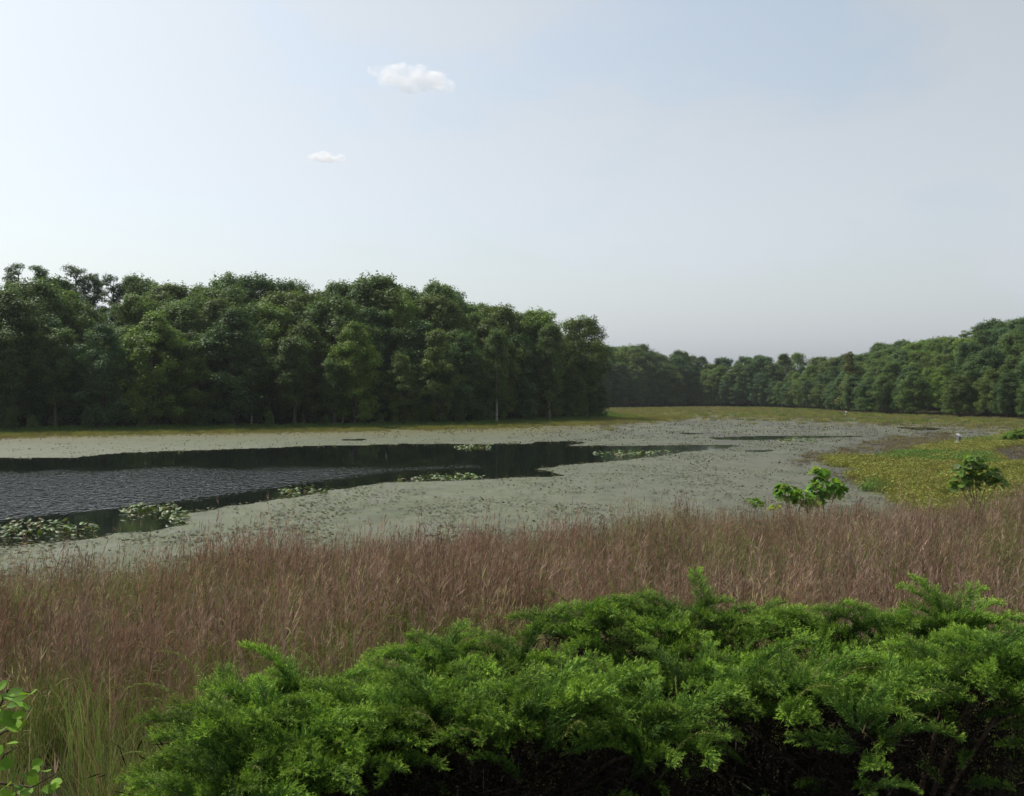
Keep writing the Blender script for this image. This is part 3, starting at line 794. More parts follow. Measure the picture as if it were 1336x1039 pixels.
# the space the junipers fill
jun = (px > 330) & (Y < 5.9 + 0.9 * smooth(600, 820, px))
ok &= ~jun
ok &= r.uniform(0, 1, X.shape) < 0.5 + 1.6 * smooth(0.36, 0.55, fbm(X * 0.9 + 4, Y * 0.9))
X, Y, px = X[ok], Y[ok], px[ok]
n = len(X)
green_p = np.clip(smooth(0.52, 0.7, fbm(X * 0.35, Y * 0.35 + 70)) * 0.4 + smooth(10.5, 6.5, Y)*0.85, 0, 1)
u = r.uniform(0, 1, n)
idx = np.where(u < green_p, 10 + r.integers(0, 3, n), r.integers(0, 10, n))
tonef = fbm(X * 0.22 + 3, Y * 0.3)
idx = np.where((idx < 10), np.clip(((tonef - 0.5) * 16 + 5.1 - 1.8 * smooth(-2, -9, X) + r.normal(0, 3.1, n)).astype(int), 0, 9), idx)
idx = np.where((r.uniform(0, 1, n) < 0.05), 13 + r.integers(0, 2, n), idx)
patch = fbm(X * 0.5 + 20, Y * 0.5)
scl = np.where(idx < 10, 0.92 + 0.8 * (patch - 0.5) + r.normal(0, 0.16, n), 0.95 + r.normal(0, 0.15, n))
scl *= np.where(Y < 5.6, 0.75, 1.0) * (1 + 0.13 * smooth(-3.5, -8, X))
scl = np.clip(scl, 0.5, 1.5)
scatter('tall_grass', np.stack([X, Y, ground_z(X, Y) - 0.02], -1), idx, r.normal(0, 0.55, n), scl, gk,
        'tall bank grass with purple-brown plumes and green stems', 'grass')

# meadow, shore fringe and marsh plants
def sedge(seed, c0, c1, h, rad, nb, w):
    r = np.random.default_rng(seed); acc = Acc()
    blades(acc, r, nb, rad, h, 0.5, w, c0, c1, k=3)
    return acc.mesh('sedge', M_marsh)
def leafy(seed, c, h, rad, nb, w):
    r = np.random.default_rng(seed); acc = Acc()
    a = r.uniform(0, 6.28, nb); rr = rad * np.sqrt(r.uniform(0, 1, nb))
    cen = np.stack([np.cos(a) * rr, np.sin(a) * rr, h * r.uniform(0.15, 1.0, nb)], -1)
    nrm = unit(r.normal(0, 0.55, (nb, 3)) + np.array((0, 0, 0.8)))
    col = c * r.uniform(0.78, 1.2, (nb, 1)) * np.stack([r.uniform(0.85, 1.25, nb), np.ones(nb), r.uniform(0.7, 1.3, nb)], -1)
    leaf_quads(acc, cen, nrm, w * r.uniform(0.6, 1.3, nb), col, r, 0.4)
    blades(acc, r, nb // 3, rad, h, 0.2, w * 0.1, c * 0.7, c, k=3)
    return acc.mesh('leafy_tuft', M_marsh)
YGc, GRc, TANc, BRc = np.array((0.185, 0.21, 0.055)), np.array((0.10, 0.18, 0.042)), np.array((0.215, 0.21, 0.075)), np.array((0.12, 0.105, 0.075))
mk = [sedge(200, TANc * 0.8, TANc * 1.1, 0.55, 0.7, 70, 0.012), sedge(201, YGc * 0.7, YGc, 0.5, 0.7, 70, 0.012), sedge(202, GRc * 0.8, GRc * 1.1, 0.55, 0.7, 70, 0.014), sedge(203, BRc, BRc * 1.6, 0.55, 0.7, 60, 0.012),
      leafy(204, YGc, 0.4, 0.5, 70, 0.085), leafy(205, GRc, 0.45, 0.5, 70, 0.09), leafy(206, TANc * 0.75, 0.3, 0.5, 60, 0.08), leafy(207, YGc * 1.15, 0.35, 0.5, 70, 0.07), leafy(208, BRc * 1.1, 0.25, 0.5, 55, 0.085)]
pts, idx, rot, scl = [], [], [], []
# far meadow and shore fringe: strips on the water side and land side of the far shore
r = np.random.default_rng(12)
nM = 26000
fx, fy = r.uniform(-40, 200, nM), r.uniform(90, 400, nM)
fpx, fpy = ppx(fx, fy)
bpy_ = np.interp(fpx, [780, 806, 900, 1060, 1130, 1336, 1500], [547, 541, 532, 535, 541, 548, 556])
depth = (fpy - bpy_) / 17.0 + (fbm(fx * 0.05, fy * 0.05) - 0.5) * 1.0
dens = np.clip(1.1 - depth, 0.0, 1) * (fpx > 785)
okm = (r.uniform(0, 1, nM) < dens) & inside(BASIN, fx, fy) & (fpx < 1480)
for (a, b, f) in zip(fx[okm], fy[okm], fbm(fx[okm] * 0.04 + 5, fy[okm] * 0.06)):
    pts.append((a, b, 0)); idx.append(int(r.choice([0, 1, 3, 0, 6]) if f < 0.52 else r.choice([1, 1, 2, 0, 7]))); rot.append(r.uniform(0, 6)); scl.append(r.uniform(0.7, 1.4))
LS2 = np.array([P(a, b)[:2] for a, b in [(-300, 574), (0, 566), (330, 560.5), (480, 558.5), (640, 554.5), (760, 549), (795, 545), (806, 541.5)]])
for off, cnt, ch, s0 in [(0.8, 700, [2, 2, 1, 5], 1.1), (2.2, 600, [2, 5, 2], 1.2), (-1.0, 800, [2, 2, 1, 2], 1.0), (-3, 800, [1, 2, 1, 7], 0.9), (-5, 800, [1, 1, 2, 7], 0.85), (-7, 800, [1, 1, 0, 7], 0.8), (-9.5, 800, [0, 1, 1, 7], 0.75), (-12, 700, [6, 0, 1, 0], 0.65), (-15, 500, [6, 0, 0, 4], 0.55), (-18, 300, [6, 8, 6, 4], 0.45)]:
    ln = np.hypot(*np.diff(LS2, axis=0).T).sum()
    p, nn = along(LS2, ln / cnt, r, 0.3)
    for (a, b), m_ in zip(p, nn):
        o_ = off + r.normal(0, 0.9)
        a2, b2 = a + m_[0] * o_, b + m_[1] * o_
        pts.append((a2, b2, max(0, gz(a2, b2)))); idx.append(int(r.choice(ch))); rot.append(r.uniform(0, 6)); scl.append(s0 * r.uniform(0.6, 1.3))
# yellow-green marsh bed on the right
nM = 30000
fy = r.uniform(30, 150, nM); fx = r.uniform(8, 95, nM)
fpx, fpy = ppx(fx, fy)
exm = (fbm(fx * 0.9, fy * 0.9) - 0.5) * 30; eym = (fbm(fx * 0.4, fy * 0.4 + 7) - 0.5) * 12
iny = inside(YG, fpx + exm, fpy + eym) & (fpx < 1450)
inb = inside(BR, fpx, fpy)
gr = fbm(fx * 0.12 + 60, fy * 0.08)
for a, b, q, g_ in zip(fx[iny], fy[iny], inb[iny], gr[iny]):
    if q:
        if r.random() < 0.5: continue
        k_ = int(r.choice([3, 8, 8]))
    else: k_ = int(r.choice([4, 7, 1, 4]) if g_ < 0.58 else r.choice([5, 2, 4, 5]))
    if r.random() < 0.08: k_ = 6
    pts.append((a, b, 0)); idx.append(k_); rot.append(r.uniform(0, 6)); scl.append(r.uniform(0.6, 1.25) * (0.7 if q else 1))
# brown withering plants beside it
for poly, cnt in ((DK, 3000), (DK2, 1000)):
    fy = r.uniform(38, 130, cnt * 6); fx = r.uniform(8, 75, cnt * 6); fpx, fpy = ppx(fx, fy)
    o_ = inside(poly, fpx + (fbm(fx * 0.7, fy * 0.7) - 0.5) * 30, fpy + (fbm(fx * 0.5, fy * 0.5 + 3) - 0.5) * 12)
    for a, b in list(zip(fx[o_], fy[o_]))[:cnt]:
        if r.random() < 0.5: continue
        pts.append((a, b, 0)); idx.append(int(r.choice([8, 3, 8, 6]))); rot.append(r.uniform(0, 6)); scl.append(r.uniform(0.35, 0.85))
pts = np.array(pts); 
scatter('marsh_plants', pts, idx, rot, scl, mk, 'olive and yellow-green marsh plants along the pond margins and far meadow', 'plants')

# small floating leaves speckling the mat
r = np.random.default_rng(13)
nL = 260000
ly = 1.0 / r.uniform(1 / 330.0, 1 / 22.0, nL); lx = (r.uniform(-120, 1450, nL) - CX) / FPX * ly
lpx, lpy = ppx(lx, ly)
w = 0.14 + 0.5 * smooth(612, 575, lpy) * smooth(620, 820, lpx) + 0.10 * smooth(0.5, 0.62, fbm(lx * 0.25, ly * 0.25 + 30)) + 0.12 * smooth(640, 620, lpy) * smooth(560, 900, lpx)
w += 0.3 * zone(DK, lpx, lpy, 10) + 0.3 * zone(DK2, lpx, lpy, 10)
w += 0.12 * smooth(572, 566, lpy) * smooth(790, 700, lpx)
rim = (edge_dist(POOL, lpx, lpy) < 1.6) & (r.uniform(0, 1, nL) < 0.5)
inpool = inside(POOL, lpx, lpy) & ~rim
for s_ in STRIPS: inpool |= inside(s_, lpx, lpy)
ok = (r.uniform(0, 1, nL) < w * np.clip((fbm(lx * 0.35, ly * 0.25) - 0.40) * 6, 0.12, 1.4) + 0.3 * rim) & ~inpool & inside(BASIN, lx, ly)
lx, ly, lpx, lpy = lx[ok], ly[ok], lpx[ok], lpy[ok]
n = len(lx)
far_ = smooth(40, 160, ly)
hgt = 0.02 + r.uniform(0, 0.08, n) * (0.4 + far_)
nrm = unit(r.normal(0, 0.28, (n, 3)) * (0.7 + far_)[:, None] + np.array((0, 0, 1)))
pal = np.array([(0.075, 0.10, 0.03), (0.10, 0.11, 0.05), (0.055, 0.045, 0.028), (0.12, 0.13, 0.09), (0.2, 0.21, 0.15), (0.03, 0.03, 0.022)])
pal = np.concatenate([pal, np.array([(0.085, 0.09, 0.06), (0.065, 0.075, 0.04), (0.11, 0.115, 0.08)])])
pr = r.choice(9, n, p=[0.16, 0.12, 0.10, 0.10, 0.03, 0.09, 0.14, 0.14, 0.12])
fl = Acc()
leaf_quads(fl, np.stack([lx, ly, hgt], -1), nrm, r.uniform(0.035, 0.10, n) * (1 + 0.7 * far_), pal[pr] * r.uniform(0.7, 1.3, (n, 1)), r, 0.75)
fo = ob('floating_leaves', fl.mesh('floating_leaves', M_marsh))
tag(fo, 'scattered small floating leaves speckling the duckweed mat', kind='stuff')

# ------------------------------------------------------------------ lily pad patches along the open water
def pad_mesh(seed):
    r = np.random.default_rng(seed)
    a = np.linspace(0.35, 2 * np.pi - 0.35, 11)
    rr = 1 + 0.12 * np.cos(2 * a) + r.normal(0, 0.03, 11)
    rim = np.stack([np.cos(a) * rr * 1.15, np.sin(a) * rr * 0.85, 0.22 * rr * r.uniform(0.5, 1.3) * np.abs(np.sin(a)) + r.normal(0, 0.03, 11)], -1)
    V = np.concatenate([[[0.15, 0, 0]], rim, rim - np.array((0, 0, 0.02))])
    F = [[0, 1 + i, 2 + i, 0] for i in range(10)]
    me = bpy.data.meshes.new('leaf')
    me.from_pydata([tuple(v) for v in V], [], [(0, 1 + i, 2 + i) for i in range(10)] + [(1 + i, 12 + i, 13 + i, 2 + i) for i in range(10)])
    c = me.color_attributes.new('tint', 'FLOAT_COLOR', 'POINT')
    base = [(0.10, 0.145, 0.04), (0.15, 0.18, 0.08), (0.07, 0.135, 0.03), (0.10, 0.09, 0.045)][seed % 4]
    c.data.foreach_set('color', np.tile((*base, 1.0), len(V)).astype(np.float32))
    me.materials.append(M_lily)
    for p_ in me.polygons: p_.use_smooth = True
    me.update()
    return me
PADS = [pad_mesh(k) for k in range(4)]
r = np.random.default_rng(14)
def lily_patch(poly, n, size, label, rise=0.12):
    poly = np.asarray(poly, float)
    c = P(*poly.mean(0))
    e = ob('lily_patch', None, loc=tuple(c))
    tag(e, label, 'water lilies', 'lily patches at the rim of the open water')
    got = 0
    while got < n:
        qx, qy = r.uniform(poly[:, 0].min(), poly[:, 0].max()), r.uniform(poly[:, 1].min(), poly[:, 1].max())
        if not inside(poly, np.array(qx), np.array(qy)): continue
        p = P(qx, qy) - c
        o = ob('leaf', PADS[r.choice(4, p=[0.4, 0.25, 0.25, 0.1])], e, loc=(p[0], p[1], 0.03 + r.uniform(0, 1) ** 2 * rise), rot=(r.normal(0, 0.35), r.normal(0, 0.35), r.uniform(0, 6.28)))
        s = size * r.uniform(0.6, 1.25); o.scale = (s, s, s)
        got += 1
    return e
lily_patch([(-20, 688), (20, 684), (120, 686), (132, 693), (100, 700), (60, 697), (0, 702), (-20, 704)], 170, 0.1, 'long patch of raised lily leaves at the left edge of the open water', 0.25)
lily_patch([(155, 668), (180, 661), (222, 660), (240, 670), (246, 681), (228, 686), (214, 676), (190, 668), (160, 674)], 140, 0.105, 'hook-shaped patch of lily leaves around a dark inlet, right of the long left patch', 0.25)
lily_patch([(366, 641), (380, 637), (402, 638), (428, 641), (424, 646), (400, 646), (370, 650)], 85, 0.11, 'small bright green lily patch at the mat edge left of centre', 0.22)
lily_patch([(514, 628), (540, 624), (570, 620), (600, 619), (634, 622), (630, 626), (590, 628), (550, 629)], 95, 0.14, 'narrow lily patch on the near rim below the tip of the open water', 0.12)
lily_patch([(590, 583), (612, 581), (645, 582), (640, 586), (600, 587)], 60, 0.16, 'thin strip of lily leaves at the far rim of the open water', 0.1)
lily_patch([(775, 592), (800, 588), (850, 589), (890, 588), (850, 594), (800, 597)], 90, 0.17, 'yellow-green lily strip in the right arm of the open water', 0.1)
lily_patch([(1010, 575), (1040, 573), (1065, 574), (1060, 578), (1020, 578)], 60, 0.2, 'bright lily strip just below the long dark channel on the right', 0.2)
# ------------------------------------------------------------------ saplings at the shore
def lobed_leaf(seed, col, lobes=5):
    """a broad lobed leaf, folded a little along its midrib"""
    r = np.random.default_rng(seed)
    a = np.linspace(-2.5, 2.5, 4 * lobes - 1)
    rad = 0.62 + 0.38 * np.cos(a * (lobes - 0.2) * 0.72 * 1.05) ** 2 * np.cos(a * 0.25)
    rad = 0.55 + 0.45 * np.abs(np.cos(a * lobes / 2.0 * 0.63 * 1.5)) * (1 - 0.1 * np.abs(a))
    x, y = np.cos(a) * rad * 0.55 + 0.45, np.sin(a) * rad * 0.6
    z = -0.18 * x ** 2 + 0.16 * np.abs(y) + r.normal(0, 0.02, len(a))
    V = [(0.0, 0.0, 0.0), (0.5, 0, -0.05)] + list(zip(x, y, z))
    n = len(a)
    F = [(1, 2 + i, 3 + i) for i in range(n - 1)] + [(1, n + 1, 0), (1, 0, 2)]
    me = bpy.data.meshes.new('leaf'); me.from_pydata([tuple(map(float, v)) for v in V], [], F)
    c = me.color_attributes.new('tint', 'FLOAT_COLOR', 'POINT')
    c.data.foreach_set('color', np.tile((*col, 1.0), len(V)).astype(np.float32))
    me.materials.append(M_big); me.update()
    return me
def round_leaf(seed, col):
    r = np.random.default_rng(seed)
    a = np.linspace(0, 2 * np.pi, 15)[:-1]
    rad = 0.5 * (1 + 0.07 * np.cos(a) + r.normal(0, 0.02, 14))
    x, y = 0.5 + np.cos(a) * rad, np.sin(a) * rad * 0.88
    z = -0.14 * (x - 0.2) ** 2 + 0.22 * np.abs(y) ** 1.5
    V = [(0.0, 0.0, 0.0), (0.5, 0, -0.02)] + list(zip(x, y, z))
    F = [(1, 2 + i, 2 + (i + 1) % 14) for i in range(14)]
    me = bpy.data.meshes.new('leaf'); me.from_pydata([tuple(map(float, v)) for v in V[0:]], [], F)
    c = me.color_attributes.new('tint', 'FLOAT_COLOR', 'POINT')
    c.data.foreach_set('color', np.tile((*col, 1.0), len(V)).astype(np.float32))
    me.materials.append(M_big)
    for p_ in me.polygons: p_.use_smooth = True
    me.update()
    return me
LEAF_B = [lobed_leaf(1, (0.11, 0.25, 0.03)), lobed_leaf(2, (0.15, 0.31, 0.035)), lobed_leaf(3, (0.085, 0.19, 0.026)), lobed_leaf(4, (0.2, 0.28, 0.035))]
LEAF_D = [lobed_leaf(5, (0.11, 0.2, 0.04)), lobed_leaf(6, (0.15, 0.25, 0.05)), lobed_leaf(7, (0.15, 0.2, 0.08)), lobed_leaf(8, (0.075, 0.15, 0.03))]
def sapling(px, Y, lobes_, label, leaves, size, seed, group='leafy saplings at the water edge', name='sapling'):
    """lobes_: list of (column, row, radius in metres, number of leaves) for each bushy head of the plant"""
    r = np.random.default_rng(seed)
    x = (px - CX) / FPX * Y
    z0 = gz(x, Y) - 0.05
    e = ob(name, None, loc=(x, Y, z0)); tag(e, label, 'sapling', group)
    for (lx_, ly_, rad, n) in lobes_:
        c = at(lx_, ly_, Y) - np.array((x, Y, z0))
        pth = np.array([(r.normal(0, 0.05), r.normal(0, 0.05), 0), c * np.array((0.35, 0.35, 0.5)), c * np.array((0.8, 0.8, 0.8)), c + np.array((0, 0, rad * 0.7))])
        V, F = tube(pth, [0.022, 0.018, 0.013, 0.005], 6)
        ob('stem', mesh_np('stem', V, F, mat=M_twig, smooth_sh=True), e)
        for k in range(int(n * 2.2)):
            d = unit(r.normal(size=3) + np.array((0, -0.15, 0.25)))
            p = c + d * rad * r.uniform(0.3, 1.0) ** 0.5 * np.array((1, 1, 0.95))
            out = math.atan2(d[1], d[0]) + r.normal(0, 0.5)
            s = size * r.uniform(0.65, 1.2)
            o = ob('leaf', leaves[r.choice(4, p=[0.4, 0.25, 0.2, 0.15])], e, loc=tuple(p), rot=(r.normal(0, 0.4), r.uniform(0.0, 0.8), out)); o.scale = (s, s, s)
    return e
sapling(1035, 33.5, [(1028, 643, 0.33, 20), (1046, 648, 0.28, 16), (1022, 634, 0.16, 7), (1060, 655, 0.2, 8)], 'bright large-leaved sapling, lower left one of the pair at the water edge', LEAF_B, 0.31, 1)
sapling(1076, 34.0, [(1074, 634, 0.42, 30), (1072, 616, 0.22, 12), (1090, 636, 0.24, 12), (1066, 650, 0.25, 12)], 'taller bright large-leaved sapling, right one of the pair at the water edge', LEAF_B, 0.31, 2)
sapling(985, 33.0, [(985, 655, 0.16, 9)], 'tiny bright sapling peeping over the plumes left of the pair', LEAF_B, 0.26, 3)
sapling(1008, 32.6, [(1010, 662, 0.16, 6)], 'small yellowing seedling half hidden in the plumes between two saplings', [LEAF_B[3], LEAF_B[1], LEAF_B[3], LEAF_B[3]], 0.22, 4)
sapling(1275, 38.0, [(1272, 604, 0.4, 30), (1258, 614, 0.3, 18), (1290, 618, 0.36, 24), (1268, 628, 0.35, 18), (1302, 628, 0.25, 10), (1252, 630, 0.3, 12)], 'darker bushy sapling standing in the yellow marsh on the right', LEAF_D, 0.3, 5)
# low green hummock of shrubs by the brown pool
hx = at(1330, 572, 98)
hz = gz(float(hx[0]), 98.0)
b = tree('bush', 'shrub1', (1338 - CX) / FPX * 98, 98, 1.5, 1.6, (1.9, 1.9, 0.9), 'low rounded green bush at the right picture edge behind the brown marsh pool', 'bush')
b.location.z = 0.0
b = tree('bush', 'shrub2', (1318 - CX) / FPX * 97, 97, 1.1, 1.3, (1.7, 1.9, 0.9), 'small green bush leaning on the rounded bush at the right picture edge', 'bush')
b.location.z = 0.0

# ------------------------------------------------------------------ nest boxes on posts in the marsh
def box_bm(w, d, h, z0, mat, name, parent, tilt=0.0, over=0.0):
    import bmesh
    bm = bmesh.new()
    bmesh.ops.create_cube(bm, size=1.0)
    for v in bm.verts:
        v.co = Vector((v.co.x * (w + 2 * over), v.co.y * (d + 2 * over), z0 + (v.co.z + 0.5) * h + tilt * v.co.y))
    bmesh.ops.bevel(bm, geom=bm.edges[:], offset=0.008, segments=1, affect='EDGES')
    me = bpy.data.meshes.new(name); bm.to_mesh(me); bm.free(); me.materials.append(mat)
    return ob(name, me, parent)
def nest_box(px, Y, label):
    x = (px - CX) / FPX * Y
    e = ob('nest_box', None, loc=(x, Y, 0), rot=(0, 0, 0.35)); tag(e, label, 'nest box', 'nest boxes on posts in the marsh')
    V, F = tube(np.array([(0, 0.16, -0.6), (0, 0.16, 0.4), (0, 0.16, 1.1)]), [0.05, 0.048, 0.045], 8)
    ob('post', mesh_np('post', V, F, mat=M_wood), e)
    b_ = box_bm(0.32, 0.28, 0.5, 0.5, M_wood, 'box', e)
    box_bm(0.32, 0.3, 0.03, 1.02, M_tin, 'roof', e, tilt=0.28, over=0.06)
    a = np.arange(12) / 12 * 2 * np.pi
    ring = lambda rx, rz, y: np.stack([np.cos(a) * rx, np.full(12, y), 0.82 + np.sin(a) * rz], -1)
    V = np.concatenate([ring(0.075, 0.06, -0.148), ring(0.07, 0.055, -0.10)]); 
    F = [[i, (i + 1) % 12, 12 + (i + 1) % 12, 12 + i] for i in range(12)] + [[12, 12 + i, 12 + i + 1, 12 + i + 2] for i in range(1, 10, 2)]
    ob('entrance_hole', mesh_np('entrance_hole', V, np.array(F), mat=M_hole), b_)
    V = np.concatenate([np.stack([np.cos(a) * 0.06, 0.16 + np.sin(a) * 0.06, np.full(12, 0.46)], -1), np.stack([np.cos(a) * 0.3, 0.16 + np.sin(a) * 0.3, np.full(12, 0.27)], -1)])
    ob('guard_cone', mesh_np('guard_cone', V, np.array([[i, (i + 1) % 12, 12 + (i + 1) % 12, 12 + i] for i in range(12)]), mat=M_tin), e)
nest_box(1251, 92, 'grey nest box with pale roof on a post at the yellow marsh edge')
nest_box(1104, 220, 'tiny far nest box with pale roof on a post before the right wood')

# ------------------------------------------------------------------ junipers in front
def spray_mesh(seed, bright):
    """a feathery juniper plume 0.45 m long: bowed axis, side twigs, needle-clad tips"""
    r = np.random.default_rng(seed); acc = Acc()
    Lx = 0.45
    ax = lambda s: np.stack([Lx * s, 0.02 * np.sin(3 * s), 0.11 * np.sin(s * 1.9) - 0.05 * s ** 3], -1)
    S = np.clip(np.linspace(0.04, 1, 40) + r.normal(0, 0.008, 40), 0.02, 1)
    cD, cM, cT = np.array((0.017, 0.042, 0.008)), np.array((0.06, 0.14, 0.018)), np.array((0.23, 0.36, 0.045)) * (1.25 if bright else 1.0)  # yellower young tips pushed brighter as if sunlit; inner needles darkened as shade
    V, F = tube(ax(np.linspace(0, 0.97, 7)), np.linspace(0.0045, 0.0012, 7), 4)
    acc.add(V, F, np.array((0.07, 0.06, 0.025)))
    P0, D0, L0, T0 = [], [], [], []
    for s in S:
        p = ax(np.array(s)); tdir = unit(ax(np.array(min(s + 0.02, 1.02))) - ax(np.array(s - 0.02)))
        for q in range(2):
            ang = r.uniform(-2.2, 2.2)           # round the axis, mostly above and to the sides
            perp = np.array((0, math.sin(ang), 0.6 * math.cos(ang)))
            d = unit(tdir * r.uniform(0.8, 1.3) + perp * r.uniform(0.6, 1.0))
            ln = (0.05 + 0.10 * (1 - s) ** 0.8) * r.uniform(0.6, 1.15) * (1 if abs(ang) > 0.7 else 0.75)
            for v in np.linspace(0.15, 1.0, max(3, int(ln / 0.014))):
                pp = p + d * ln * v + np.array((0, 0, 0.25 * ln * v * v))
                for w_ in range(5):
                    P0.append(pp); L0.append(r.uniform(0.02, 0.045) * (1.1 - 0.4 * v))
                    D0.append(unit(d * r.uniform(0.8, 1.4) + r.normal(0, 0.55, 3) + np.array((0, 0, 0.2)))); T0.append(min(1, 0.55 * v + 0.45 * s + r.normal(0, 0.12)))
    P0, D0, L0, T0 = np.array(P0), np.array(D0), np.array(L0)[:, None], np.clip(np.array(T0), 0, 1)[:, None]
    n = len(P0)
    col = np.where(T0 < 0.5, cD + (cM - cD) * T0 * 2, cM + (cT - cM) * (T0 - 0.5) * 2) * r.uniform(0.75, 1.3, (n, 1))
    sd = unit(np.cross(D0, r.normal(size=(n, 3)))) * 0.0015
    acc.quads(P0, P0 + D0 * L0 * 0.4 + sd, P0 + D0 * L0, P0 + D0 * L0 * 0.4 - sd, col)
    return acc.mesh('spray', M_jun)
M_dead_shade = rough_mat('dead_twig', (0.01, 0.008, 0.006), (0.026, 0.019, 0.013), 15.0)  # dead wood coloured almost black, standing in for shade inside the shrubs
SPR = [spray_mesh(300 + k, k >= 3) for k in range(5)]
def whip_mesh(seed):
    """a long pale growing tip that sticks out of the foliage"""
    r = np.random.default_rng(seed); acc = Acc()
    s = np.linspace(0, 1, 9); pth = np.stack([0.34 * s, 0.03 * np.sin(2 * s), 0.1 * np.sin(2.4 * s) - 0.02 * s], -1)
    V, F = tube(pth, np.linspace(0.003, 0.0008, 9), 4); acc.add(V, F, np.array((0.14, 0.16, 0.04)))
    n = 150; u = r.uniform(0, 1, n); p = np.stack([np.interp(u, s, pth[:, i]) for i in range(3)], -1)
    d = unit(np.array((1.0, 0, 0.1)) + r.normal(0, 0.45, (n, 3))); L_ = (0.012 + 0.035 * (1 - u) ** 1.5)[:, None]
    sd = unit(np.cross(d, r.normal(size=(n, 3)))) * 0.0018
    acc.quads(p, p + d * L_ * 0.4 + sd, p + d * L_, p + d * L_ * 0.4 - sd, np.array((0.17, 0.21, 0.045)) * r.uniform(0.7, 1.2, (n, 1)))
    return acc.mesh('growing_tip', M_jun)
WHP = [whip_mesh(320 + k) for k in range(3)]
def juniper(rootpx, rootY, plates, label, seed, whips=()):
    r = np.random.default_rng(seed)
    x0, y0 = (rootpx - CX) / FPX * rootY, rootY
    z0 = gz(x0, y0)
    e = ob('juniper_shrub', None, loc=(x0, y0, z0)); tag(e, label, 'juniper', 'spreading junipers in front of the grass')
    org = np.array((x0, y0, z0))
    tw = Acc()
    for (px, py, Y, rx, ry, n) in plates:
        c = at(px + (62 if px < 480 else 0) * (480 - px) / 230.0, py + (32 if px < 760 and py < 915 else 24 if py < 875 else 4) + r.normal(0, 7), Y) - org
        side = np.array((c[0] * 0.25, c[1] * 0.25, 0.1))
        pth = np.array([side * 0.3, side + np.array((c[0] * 0.2, c[1] * 0.2, c[2] * 0.4)), c * np.array((0.8, 0.8, 0.85)), c - np.array((0, 0, 0.04))])
        V, F = tube(pth, [0.02, 0.016, 0.012, 0.006], 6)
        ob('branch', mesh_np('branch', V, F, mat=M_twig, smooth_sh=True), e)
        n = max(6, int(n * 0.8)); ry *= 0.78
        for k in range(n):
            rr = math.sqrt((k + 0.5) / n); a = k * 2.39996 + r.uniform(-0.3, 0.3)
            u, v = rr * math.cos(a), rr * math.sin(a)
            p = c + np.array((rx * u * 0.8, ry * v * 0.8, -0.16 * rr * rr + r.normal(0, 0.03)))
            head = math.atan2(v * ry, u * rx + 1e-6) + r.normal(0, 0.35)
            pitch = -(0.5 - 0.42 * rr + r.normal(0, 0.14))
            bright = r.random() < 0.35
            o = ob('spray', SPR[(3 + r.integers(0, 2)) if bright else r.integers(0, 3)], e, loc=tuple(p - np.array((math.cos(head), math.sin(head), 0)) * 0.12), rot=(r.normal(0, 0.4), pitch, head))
            s = r.uniform(0.75, 1.15); o.scale = (s, s, s)
        for k in range(2):
            p = c + np.array((r.normal(0, rx * 0.5), -ry * r.uniform(0.2, 0.9), -r.uniform(0.25, 0.7)))
            o = ob('spray', SPR[r.integers(0, 3)], e, loc=tuple(p), rot=(r.normal(0, 0.5), r.uniform(-0.5, 0.3), -1.57 + r.normal(0, 0.9)))
            s = r.uniform(0.5, 0.85); o.scale = (s, s, s)
        for k in range(2 if r.random() < 0.6 else 1):
            a = r.uniform(0, 6.28)
            o = ob('growing_tip', WHP[r.integers(3)], e, loc=tuple(c + np.array((rx * 0.95 * math.cos(a), ry * 0.95 * math.sin(a), -0.02))), rot=(0, -r.uniform(0.1, 0.7), a + r.normal(0, 0.4)))
            s = r.uniform(0.6, 1.0); o.scale = (s, s, s)
        # dead twigs packed under each plate, near-black to paint in the inner shade
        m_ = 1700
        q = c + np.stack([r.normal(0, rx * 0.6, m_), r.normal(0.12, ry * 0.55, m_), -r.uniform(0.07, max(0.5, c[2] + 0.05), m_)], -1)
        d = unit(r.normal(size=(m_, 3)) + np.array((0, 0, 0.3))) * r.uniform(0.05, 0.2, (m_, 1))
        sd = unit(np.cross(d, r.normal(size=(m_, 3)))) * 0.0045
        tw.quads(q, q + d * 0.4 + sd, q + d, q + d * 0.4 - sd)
    t_ = ob('dead_twig_shade_fill', tw.mesh('dead_twig_shade_fill', M_dead_shade), e); t_['kind'] = 'stuff'
    for (px, py, Y, yaw, pit, s) in whips:
        o = ob('growing_tip', WHP[r.integers(3)], e, loc=tuple(at(px, py, Y) - org), rot=(0, -pit, yaw)); o.scale = (s, s, s)
    return e
juniper(1010, 6.7, [(800, 800, 6.6, .46, .4, 22), (765, 790, 6.7, .3, .3, 12), (900, 797, 6.7, .55, .45, 28), (985, 803, 6.8, .5, .4, 24), (1080, 803, 6.7, .45, .4, 22), (1160, 815, 6.6, .5, .4, 24), (1237, 795, 6.7, .3, .35, 20), (1300, 838, 6.5, .4, .4, 20),
                    (870, 858, 6.25, .5, .4, 24), (960, 860, 6.25, .5, .4, 24), (1060, 862, 6.15, .55, .4, 24), (1150, 872, 6.05, .4, .4, 18), (1205, 846, 6.3, .4, .35, 18)],
        'tall back juniper whose peaks stand highest against the purple plumes', 1,
        [(740, 785, 6.6, math.pi, 0.1, 0.8), (800, 775, 6.5, 2.2, 1.0, 0.5), (1245, 785, 6.6, 0.9, 1.1, 0.8), (1255, 795, 6.5, 0.2, 0.7, 0.7), (760, 806, 6.4, 3.4, -0.1, 0.9), (1030, 850, 5.8, 0.3, 0.0, 0.8), (1280, 800, 6.4, 0.1, 0.1, 0.8)])
